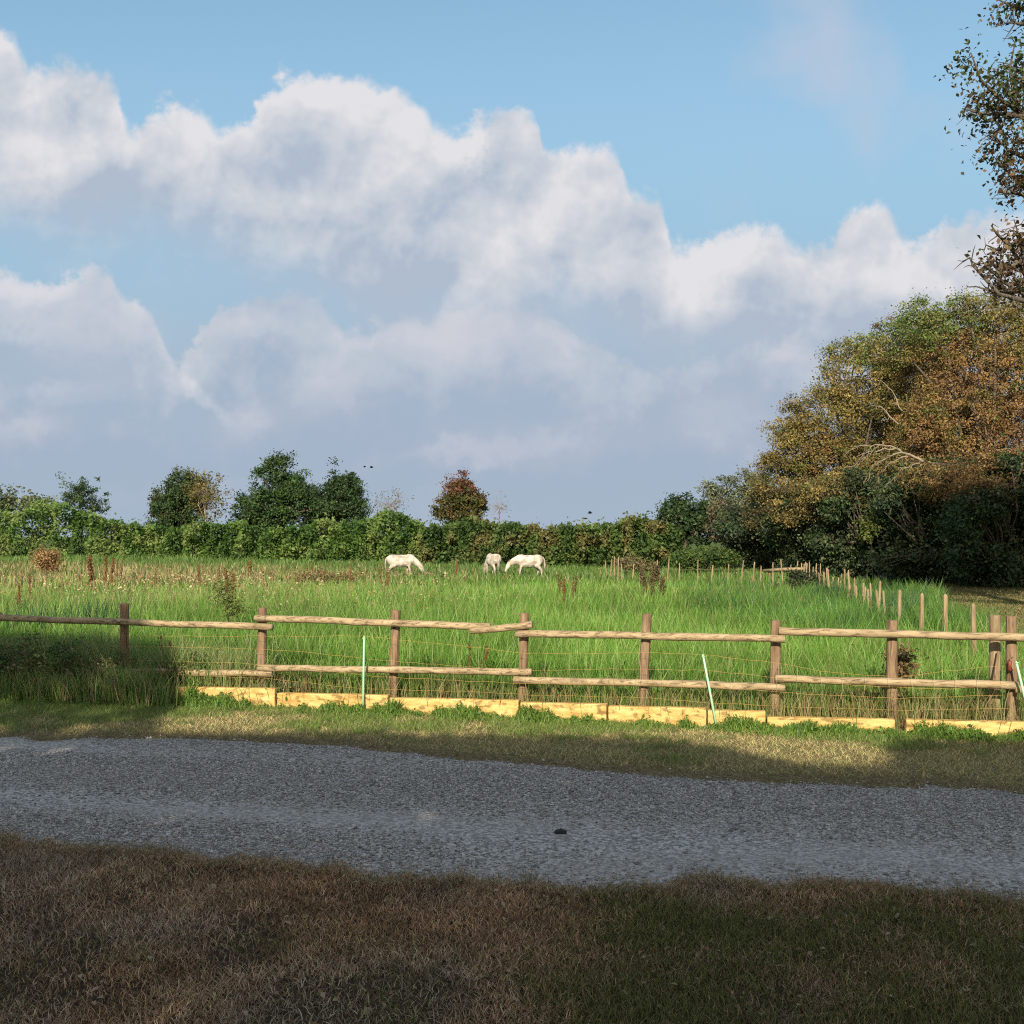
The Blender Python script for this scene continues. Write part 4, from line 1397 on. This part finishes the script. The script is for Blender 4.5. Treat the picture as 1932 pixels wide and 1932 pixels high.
# ---------------------------------------------------------------- overgrown bushes on the left of the fence
BB = [(.06, .115, .03), (.085, .155, .04), (.12, .18, .055), (.10, .10, .05), (.22, .20, .10)]
for (lab, u, d, bl, n1) in [
    ('dark bramble bush smothering the fence at the left edge', 40, 14.6, [(20, 1290, 80, 50), (-70, 1280, 80, 60), (90, 1300, 60, 46), (30, 1235, 60, 40), (-40, 1225, 60, 46), (100, 1232, 50, 36)], 130),
    ('bramble bush covering the foot of the second post from the left', 190, 14.3, [(170, 1300, 60, 42), (230, 1300, 46, 40), (130, 1250, 60, 40), (210, 1255, 40, 32)], 100),
    ('loose bramble bush spilling over the left end of the timber edging', 330, 14.2, [(290, 1302, 40, 28), (340, 1292, 36, 22), (400, 1300, 40, 16), (360, 1262, 40, 22)], 90),
    ('low creeping brambles behind the edging beside the upright picket', 600, 14.1, [(560, 1298, 60, 16), (640, 1306, 50, 14), (720, 1310, 40, 14)], 120),
    ('low weeds tangled behind the edging in the middle of the fence', 900, 13.6, [(850, 1315, 60, 14), (930, 1318, 50, 13), (1030, 1318, 50, 16), (1130, 1320, 50, 14)], 140),
    ('reddish brown dead weed clump round the seventh post from the left', 1680, 12.7, [(1690, 1310, 36, 28), (1640, 1325, 40, 20), (1700, 1260, 20, 36)], 110),
    ('mixed green weeds behind the edging between the two right hand posts', 1500, 12.9, [(1500, 1330, 60, 16), (1580, 1335, 60, 18), (1400, 1325, 50, 14), (1800, 1335, 60, 18), (1860, 1325, 40, 20)], 200)]:
    pal = BB if 'reddish' not in lab else [(.20, .12, .06), (.14, .12, .04), (.26, .17, .09)]
    if 'mixed' in lab or 'weeds tangled' in lab:
        pal = BB + [(.20, .18, .08)]
    tree('bramble_bush', lab, 'bush', gb(u, d), [pb(*b, d) for b in bl], n1, 30, .05, pal, .12, .018, 'brambles and weeds along the fence', twig=1.0, fork=.2)

# stems of tall dry grass and weeds poking between the rails
n = 5200
u = R.uniform(-60, 1960, n)
off = R.uniform(-.25, .5, n)
k_ = (u - CU) / F
yy = np.array([on_line(q, FD + w)[1] for q, w in zip(u, off)])
hh = R.uniform(.2, .62, n)
aa = R.uniform(0, 2 * math.pi, n)
ln = hh * R.uniform(.1, .6, n)
c = pick([(.36, .32, .16), (.25, .26, .09), (.30, .2, .1), (.14, .2, .05)], n, .2)
g1 = blade_geo(np.stack([k_ * yy, yy, 0 * yy], 1), hh, R.uniform(.005, .009, n), np.stack([np.cos(aa) * ln, np.sin(aa) * ln], 1), c)
finish('fence_stalks', [g1], M_grass, 'straw coloured dry stalks among the rails of the fence', 'weeds')


# tall shaded grass along the left end of the fence
n = 22000
x = R.uniform(-8.6, -3.3, n)
y = FX(x) + np.where(R.uniform(0, 1, n) < .45, -R.uniform(.02, .45, n), R.uniform(.12, 1.1, n))
k = R.uniform(0, 1, n) < np.where(y < FX(x), np.clip((-4.5 - x) / .5, .01, 1), np.clip((-3.2 - x) / 1.3, .05, 1))
x, y = x[k], y[k]
n = len(x)
hh = R.uniform(.25, .85, n) * np.where(y < FX(x), .6, 1) * (.7 + .6 * vnoise(x, y, .5, 81))
aa = R.uniform(0, 2 * math.pi, n)
ln = hh * R.uniform(.1, .6, n)
c = pick([(.13, .25, .05), (.18, .31, .075), (.25, .34, .10), (.44, .39, .21), (.36, .30, .16), (.10, .18, .05)], n, .2)
g1 = blade_geo(np.stack([x, y, 0 * y], 1), hh, R.uniform(.007, .014, n), np.stack([np.cos(aa) * ln, np.sin(aa) * ln], 1), c)
finish('tall_grass', [g1], M_grass, 'tall rank grass in the shade round the left end of the rail fence', 'grass')


def tuft(u, d, label, hgt, n_, col, spread=.35):
    b = np.array(gb(u, d), float)
    root = empty('reed_tuft', b, label, 'reeds', 'dark reed tufts in the meadow')
    B = b + np.stack([rng.normal(0, spread, n_), rng.normal(0, spread * .6, n_), np.zeros(n_)], 1)
    hh = hgt * rng.uniform(.5, 1.1, n_)
    le = rng.normal(0, .16, (n_, 2)) * hh[:, None]
    v_, f_, c_ = blade_geo(B, hh, rng.uniform(.014, .024, n_), le, np.asarray(col) * rng.uniform(.7, 1.3, (n_, 1)))
    npmesh('blades', v_, f_, M_grass, root, c_)


tuft(82, 20, 'dark blue green reed tuft behind the left rail, nearest the left edge', 1.05, 170, (.03, .085, .045))
tuft(178, 20.5, 'dark blue green reed tuft just left of the second post', 1.15, 190, (.028, .085, .045))
tuft(1690, 24, 'blue green reeds behind the tall pale stakes on the right', 1.05, 260, (.045, .12, .055), .36)
tuft(1570, 30, 'dark green reeds before the leaning stakes at the far right bend', 1.0, 260, (.035, .10, .04), .38)

# ---------------------------------------------------------------- dock stalks and dead weeds in the meadow
def dock(u, v, hpx, d, label, col, nst=3, fat=1.0, group='rust brown dock stalks in the meadow'):
    b = at(u, v, d)
    b[2] = 0
    H = zat(v, d)
    root = empty('dock_plant', b, label, 'weed', group)
    for i in range(nst):
        mb = MB()
        o = np.array([rng.uniform(-.12, .12) * nst * .5, rng.uniform(-.1, .1), 0])
        h_ = H * rng.uniform(.82, 1.0)
        tip = b + o * 1.8 + (rng.uniform(-.08, .08), 0, h_)
        mb.tube([b + o * .6, b + o * 1.2 + (0, 0, h_ * .5), tip], [.012, .01, .004], 4, cap=False)
        m_ = int(80 * fat)
        t = rng.uniform(.45, 1.0, m_)
        P = ((b + o * 1.2)[None] * (1 - t)[:, None] + tip[None] * t[:, None] + rng.normal(0, .022 * fat, (m_, 3)) * np.array([1, 1, .8]))
        mb.build('stem', M_post, root)
        v_, f_, c_ = leaf_geo(P, .048 * fat * max(1, d / 35), np.asarray(col) * rng.uniform(.7, 1.3, (len(P), 1)), .6)
        mb = MB()
        mb.tube([(b + o * 1.2) * .58 + tip * .42, (b + o * 1.2) * .3 + tip * .7, tip], [.012 * fat, .014 * fat, .004], 5, np.asarray(col, float))
        mb.add(v_, f_, c_)
        mb.build('seed_head', M_dry, root, False, True)


RU = (.19, .095, .042)
for i, (u, v, d) in enumerate([(62, 1075, 28), (222, 1052, 42), (292, 1058, 36), (372, 1058, 38), (410, 1060, 40), (470, 1052, 44), (655, 1055, 38), (720, 1062, 36), (735, 1068, 35), (585, 1057, 45), (862, 1050, 46), (40, 1098, 24), (1063, 1085, 26)]):
    dock(u, v, 30, d, 'thin rust brown dried dock stalk standing in the weedy left of the meadow' if u < 1000 else 'small brown dock stalk in the green middle of the meadow right of the horses', RU, 1 + i % 2)
dock(192, 1047, 30, 36, 'thick pair of rust brown dock stalks right of the round orange bush', RU, 4, 1.5)
dock(447, 1068, 30, 30, 'forked rust brown dock stalks beyond the second bay of the fence', RU, 3, 1.3)
dock(320, 1195, 30, 16, 'dark rust dock stalks just behind the second bay of the fence', RU, 4, .8)
dock(905, 1203, 30, 15, 'single dark brown dock stalk behind the broken rail end', (.16, .07, .03), 2, .8)
dock(1068, 1082, 30, 31, 'row of dark brown dead stalks right of the horses', (.13, .075, .035), 6, 1.0)
dock(1220, 1062, 30, 36, 'tall dark brown dead weed leaning right before the stake fence', (.12, .10, .055), 5, 2.2)
dock(1242, 1085, 30, 31, 'lower brown dead weed right beside the tall leaning one', (.13, .10, .05), 4, 1.8)
dock(1478, 1095, 30, 34, 'dark dry weed tuft at the bend of the stake fence', (.06, .06, .03), 6, 1.8)
tree('orange_bush', 'round orange brown dead bush in the meadow near the left edge', 'bush', gb(85, 52), [pb(85, 1052, 25, 20, 52), pb(95, 1066, 22, 12, 52)], 130, 24, .10, [(.30, .19, .08), (.36, .24, .11), (.24, .14, .06)], .22, .04)
tree('dead_bush', 'low brown dead bush among pale weeds left of the first horse', 'bush', gb(615, 42), [pb(600, 1092, 48, 16, 42), pb(650, 1090, 22, 12, 42)], 100, 22, .09, [(.26, .17, .08), (.20, .16, .07), (.30, .24, .12)], .2, .03)
tree('dry_bush', 'pale brown dry bush at the end of the hedge behind the stakes', 'bush', gb(1195, 56), [pb(1190, 1062, 30, 14, 56), pb(1220, 1068, 26, 10, 56)], 100, 22, .11, [(.17, .15, .07), (.14, .14, .06), (.2, .15, .08)], .25, .04)
tree('dark_bush', 'small dark bush overhanging the stakes near the log barrier', 'bush', gb(1520, 36), [pb(1520, 1100, 30, 18, 36), pb(1545, 1098, 22, 16, 36), pb(1500, 1095, 18, 20, 36)], 120, 24, .09, [(.04, .05, .025), (.03, .055, .022), (.10, .10, .05)], .2, .04)
tree('bindweed_bush', 'yellow green weed clump behind the rails near the second post', 'bush', gb(430, 19), [pb(425, 1120, 22, 24, 19), pb(440, 1150, 26, 20, 19)], 70, 14, .05, [(.12, .17, .04), (.16, .19, .05)], .12, .015)


# ---------------------------------------------------------------- horses
M_horse, t_, b_ = new_mat('white_horse_coat')
tcn = t_.nodes.new('ShaderNodeTexCoord')
nzn = t_.nodes.new('ShaderNodeTexNoise')
nzn.inputs['Scale'].default_value = 4.0
nzn.inputs['Detail'].default_value = 3
t_.links.new(tcn.outputs['Object'], nzn.inputs['Vector'])
crn = t_.nodes.new('ShaderNodeValToRGB')
crn.color_ramp.elements[0].position = .36
crn.color_ramp.elements[1].position = .60
crn.color_ramp.elements[0].color = (.33, .275, .22, 1)
crn.color_ramp.elements[1].color = (.58, .54, .47, 1)
t_.links.new(nzn.outputs[0], crn.inputs[0])
spz = t_.nodes.new('ShaderNodeSeparateXYZ')
t_.links.new(tcn.outputs['Object'], spz.inputs[0])
mrz = t_.nodes.new('ShaderNodeMapRange')        # grey dirty lower legs and muzzle
mrz.inputs[1].default_value, mrz.inputs[2].default_value = .70, .35
mrz.inputs[4].default_value = .6
t_.links.new(spz.outputs[2], mrz.inputs[0])
mxz = t_.nodes.new('ShaderNodeMix')
mxz.data_type = 'RGBA'
t_.links.new(mrz.outputs[0], mxz.inputs[0])
t_.links.new(crn.outputs[0], mxz.inputs[6])
mxz.inputs[7].default_value = (.26, .225, .19, 1)
t_.links.new(mxz.outputs[2], b_.inputs['Base Color'])
b_.inputs['Roughness'].default_value = .7
M_hair = noisy_mat('horse_hair', [(.22, .19, .16), (.36, .31, .27), (.48, .43, .38)], 20, .8, (1, 1, .2), .3)
M_hoof = noisy_mat('hoof_and_eye', [(.03, .025, .02), (.06, .05, .045)], 10, .5)


def ell(mb, p0, p1, r0, r1, wy0=1.0, wy1=1.0, n_=7):
    """closed tapered ellipsoid-ended limb between two points; wy scales the sideways radius"""
    p0, p1 = np.array(p0, float), np.array(p1, float)
    t = np.array([0, .04, .15, .35, .5, .65, .85, .96, 1.0])
    ax = p1 - p0
    ln_ = np.linalg.norm(ax) + 1e-9
    ax /= ln_
    rr = r0 + (r1 - r0) * t
    side = np.array([0, 1.0, 0])
    q = np.cross(ax, side)
    q /= np.linalg.norm(q) + 1e-9
    side = np.cross(q, ax)
    vs = []
    st = np.concatenate([-np.cos(np.linspace(0, math.pi / 2, 4))[:-1] * r0, t[1:-1] * 0 + t[1:-1] * ln_, ln_ + np.sin(np.linspace(0, math.pi / 2, 4))[1:] * r1])
    rs = np.concatenate([np.sin(np.linspace(0, math.pi / 2, 4))[:-1] * r0 + 1e-3, r0 + (r1 - r0) * t[1:-1], np.cos(np.linspace(0, math.pi / 2, 4))[1:] * r1 + 1e-3])
    wy = np.interp(st, [0, ln_], [wy0, wy1])
    a_ = np.arange(12) * 2 * math.pi / 12
    for s_, r_, w_ in zip(st, rs, wy):
        vs.append(p0 + ax * s_ + np.cos(a_)[:, None] * side * r_ * w_ + np.sin(a_)[:, None] * q * r_)
    vs = np.vstack(vs)
    m_ = len(st)
    f = []
    for i in range(m_ - 1):
        for j in range(12):
            k2 = (j + 1) % 12
            f.append((i * 12 + j, i * 12 + k2, (i + 1) * 12 + k2, (i + 1) * 12 + j))
    f.append(tuple([0, 11, 10, 9]) if False else (0, 0, 0, 0))
    f = f[:-1]
    top = [tuple(range(12)), tuple(range((m_ - 1) * 12, m_ * 12))]
    mb.append((vs, f, top))


def horse(u, d, yaw, label, step=(0, 0, 0, 0), head=(1.12, .62, 1.34, .14), hy=0.0, scale=1.0):
    """grazing horse, built along +x then turned by yaw"""
    parts = []
    E_ = lambda *k_: ell(parts, *k_)
    E_((-.48, 0, 1.0), (-.05, 0, .93), .30, .32, .92, .95)      # rump to barrel
    E_((-.10, 0, .91), (.34, 0, .93), .325, .31, .98, .88)       # barrel to chest
    E_((.30, 0, .97), (.50, 0, .97), .30, .265, .85, .75)         # shoulder
    E_((-.40, 0, 1.16), (.30, 0, 1.17), .12, .10, .9, .8)          # spine
    E_((.36, 0, 1.20), (.52, 0, 1.17), .11, .13, .6, .7)           # withers
    hx, hz, mx_, mz = head
    E_((.50, 0, 1.03), ((.5 + hx) / 2 + .02, hy * .4, (1.03 + hz) / 2 + .03), .27, .19, .62, .6)   # neck
    E_(((.5 + hx) / 2 + .02, hy * .4, (1.03 + hz) / 2 + .03), (hx, hy, hz), .19, .13, .62, .7)
    E_((hx, hy, hz), (hx + (mx_ - hx) * .45, hy, hz + (mz - hz) * .45), .135, .115, .7, .65)            # cheek
    E_((hx + (mx_ - hx) * .4, hy, hz + (mz - hz) * .4), (mx_, hy, mz), .095, .06, .65, .8)             # muzzle
    for s_ in (-1, 1):
        E_((hx - .05, hy + s_ * .05, hz + .10), (hx - .10, hy + s_ * .08, hz + .20), .03, .008)        # ear
        st_ = step[0 if s_ < 0 else 1]
        y_ = s_ * .145
        E_((.44, y_ * .9, .92), (.40 + st_ * .3, y_, .70), .17, .10, .7, .8)
        E_((.40 + st_ * .3, y_, .70), (.43 + st_ * .7, y_, .41), .082, .052)
        E_((.43 + st_ * .7, y_, .41), (.42 + st_, y_, .12), .05, .034)
        E_((.42 + st_, y_, .12), (.46 + st_, y_, .05), .042, .052)
        st_ = step[2 if s_ < 0 else 3]
        y_ = s_ * .15
        E_((-.52, y_ * .8, 1.02), (-.40 + st_ * .2, y_, .74), .25, .165, .65, .7)
        E_((-.40 + st_ * .2, y_, .74), (-.62 + st_ * .7, y_, .46), .12, .065, .75, .85)
        E_((-.62 + st_ * .7, y_, .46), (-.59 + st_, y_, .13), .058, .04)
        E_((-.59 + st_, y_, .13), (-.54 + st_, y_, .05), .045, .055)
    E_((-.70, 0, 1.16), (-.78, 0, 1.06), .05, .04)
    b = np.array([(u - CU) / F * d, d, 0])
    root = empty('horse', b, label, 'horse', 'white horses grazing in the meadow')
    cy, sy = math.cos(yaw), math.sin(yaw)

    def tf(V_):
        V_ = np.asarray(V_, float) * scale
        return np.stack([V_[:, 0] * cy - V_[:, 1] * sy, V_[:, 0] * sy + V_[:, 1] * cy, V_[:, 2]], 1) + b
    vs, fs, o = [], [], 0
    for v_, f_, tp in parts:
        vs.append(v_)
        fs += [tuple(q + o for q in f) for f in f_] + [tuple(q + o for q in tt) for tt in tp]
        o += len(v_)
    me = bpy.data.meshes.new('body')
    me.from_pydata(tf(np.vstack(vs)).tolist(), [], fs)
    body = link('body', me, M_horse, root)
    import bmesh
    bm = bmesh.new()
    bm.from_mesh(me)
    bmesh.ops.recalc_face_normals(bm, faces=bm.faces[:])
    bm.to_mesh(me)
    bm.free()
    rm = body.modifiers.new('join', 'REMESH')
    rm.mode = 'VOXEL'
    rm.voxel_size = .018
    rm.use_smooth_shade = True
    sm = body.modifiers.new('smooth', 'SMOOTH')
    sm.factor = .5
    sm.iterations = 6
    # mane: locks along the crest
    mb = MB()
    for t in np.linspace(0, 1, 16):
        p = np.array([.46 + (hx - .5) * t, hy * t, 1.24 + (hz + .13 - 1.24) * t + .05 * math.sin(t * math.pi)])
        mb.tube(tf([p, p + (.02, .05, -.06), p + (.0, .085, -.20)]), [.028, .024, .006], 5)
    mb.build('mane', M_hair, root)
    mb = MB()
    for i in range(7):
        j = rng.uniform(-.03, .03, 3)
        mb.tube(tf([(-.74, j[0] * .4, 1.16), (-.83 + j[2], j[0], 1.02), (-.85 + j[1], j[0] * 1.5, .75), (-.82 + j[2], j[1] * 2, .42)]), [.03, .034, .036, .008], 5)
    mb.build('tail', M_hair, root)
    for s_ in (-1, 1):
        for (x_, i) in ((.465, 0), (-.535, 2)):
            st_ = step[i + (0 if s_ < 0 else 1)]
            mb = MB()
            mb.tube(tf([(x_ + st_, s_ * .148, -.01), (x_ + st_ - .005, s_ * .148, .03), (x_ + st_ - .015, s_ * .148, .065)]), [.066, .062, .052], 8)
            mb.build('hoof', M_hoof, root)
        mb = MB()
        q = np.array([hx + (mx_ - hx) * .22 + .03, hy + s_ * .078, hz + (mz - hz) * .22 + .03])
        mb.tube(tf([q + (-.014, 0, .01), q, q + (.014, 0, -.01)]), [.006, .016, .006], 6)
        mb.build('eye', M_hoof, root)
    return root


horse(757, 54, math.radians(8), 'white horse on the left grazing with its head down to the right', (.05, -.12, -.10, .10), (1.02, .66, 1.28, .20), scale=.98)
horse(930, 55, math.radians(112), 'middle white horse seen from behind with its head hidden', (.0, .08, .06, -.08), scale=1.0)
horse(998, 53.5, math.radians(188), 'white horse on the right grazing with its head down to the left', (-.06, .10, .12, -.06), (1.06, .80, 1.26, .42), scale=.98)

# ---------------------------------------------------------------- small things
M_dark = noisy_mat('dark_feathers', [(.012, .012, .014), (.03, .03, .035)], 8, .7)
for i, (u, v, d, lab) in enumerate([(701, 882, 120, 'tiny dark bird flying above the gap right of the spiky dark tree'), (688, 881, 150, 'fainter tiny bird flying just left of the other one'), (1113, 968, 95, 'tiny dark bird flying low over the olive hedge')]):
    p = at(u, v, d)
    b_ = empty('bird', p, lab, 'bird', 'birds in the sky')
    mb = MB()
    mb.tube([p + (-.22, 0, 0), p + (-.12, 0, .01), p + (.05, 0, .02), p + (.17, 0, .03), p + (.24, 0, .02)], [.02, .07, .085, .05, .01], 7)
    mb.build('body', M_dark, b_)
    for s_ in (-1, 1):
        w = np.array([p + (.07, 0, .04), p + (-.08, 0, .04), p + (-.12, s_ * .25, .16), p + (-.02, s_ * .55, .10), p + (.08, s_ * .25, .17)])
        mb = MB()
        mb.add(np.vstack([w, w - (0, 0, .012)]), [(0, 1, 2, 4), (2, 3, 4, 4), (5, 9, 7, 6), (7, 9, 8, 8), (0, 4, 9, 5), (4, 3, 8, 9), (3, 2, 7, 8), (2, 1, 6, 7), (1, 0, 5, 6)])
        mb.build('wing', M_dark, b_, smooth=False)
# dark stone on the track
d = EYE * F / (1581 - HV)
p = np.array([(1058 - CU) / F * d, d, 0])
p[2] = float(road_z(np.array([p[0]]), np.array([p[1]]))[0])
import bmesh
bm = bmesh.new()
bmesh.ops.create_icosphere(bm, subdivisions=2, radius=1)
for vv in bm.verts:
    q = vv.co.copy()
    k = 1 + .25 * math.sin(q.x * 5 + 1) * math.cos(q.y * 4)
    vv.co = Vector((p[0] + q.x * .05 * k, p[1] + q.y * .03 * k, p[2] + .008 + q.z * .022 * k))
me = bpy.data.meshes.new('stone')
bm.to_mesh(me)
bm.free()
tag(link('stone', me, noisy_mat('dark_stone', [(.015, .015, .018), (.04, .04, .045)], 30, .8)), 'small dark stone lying alone in the middle of the gravel track', 'stone')
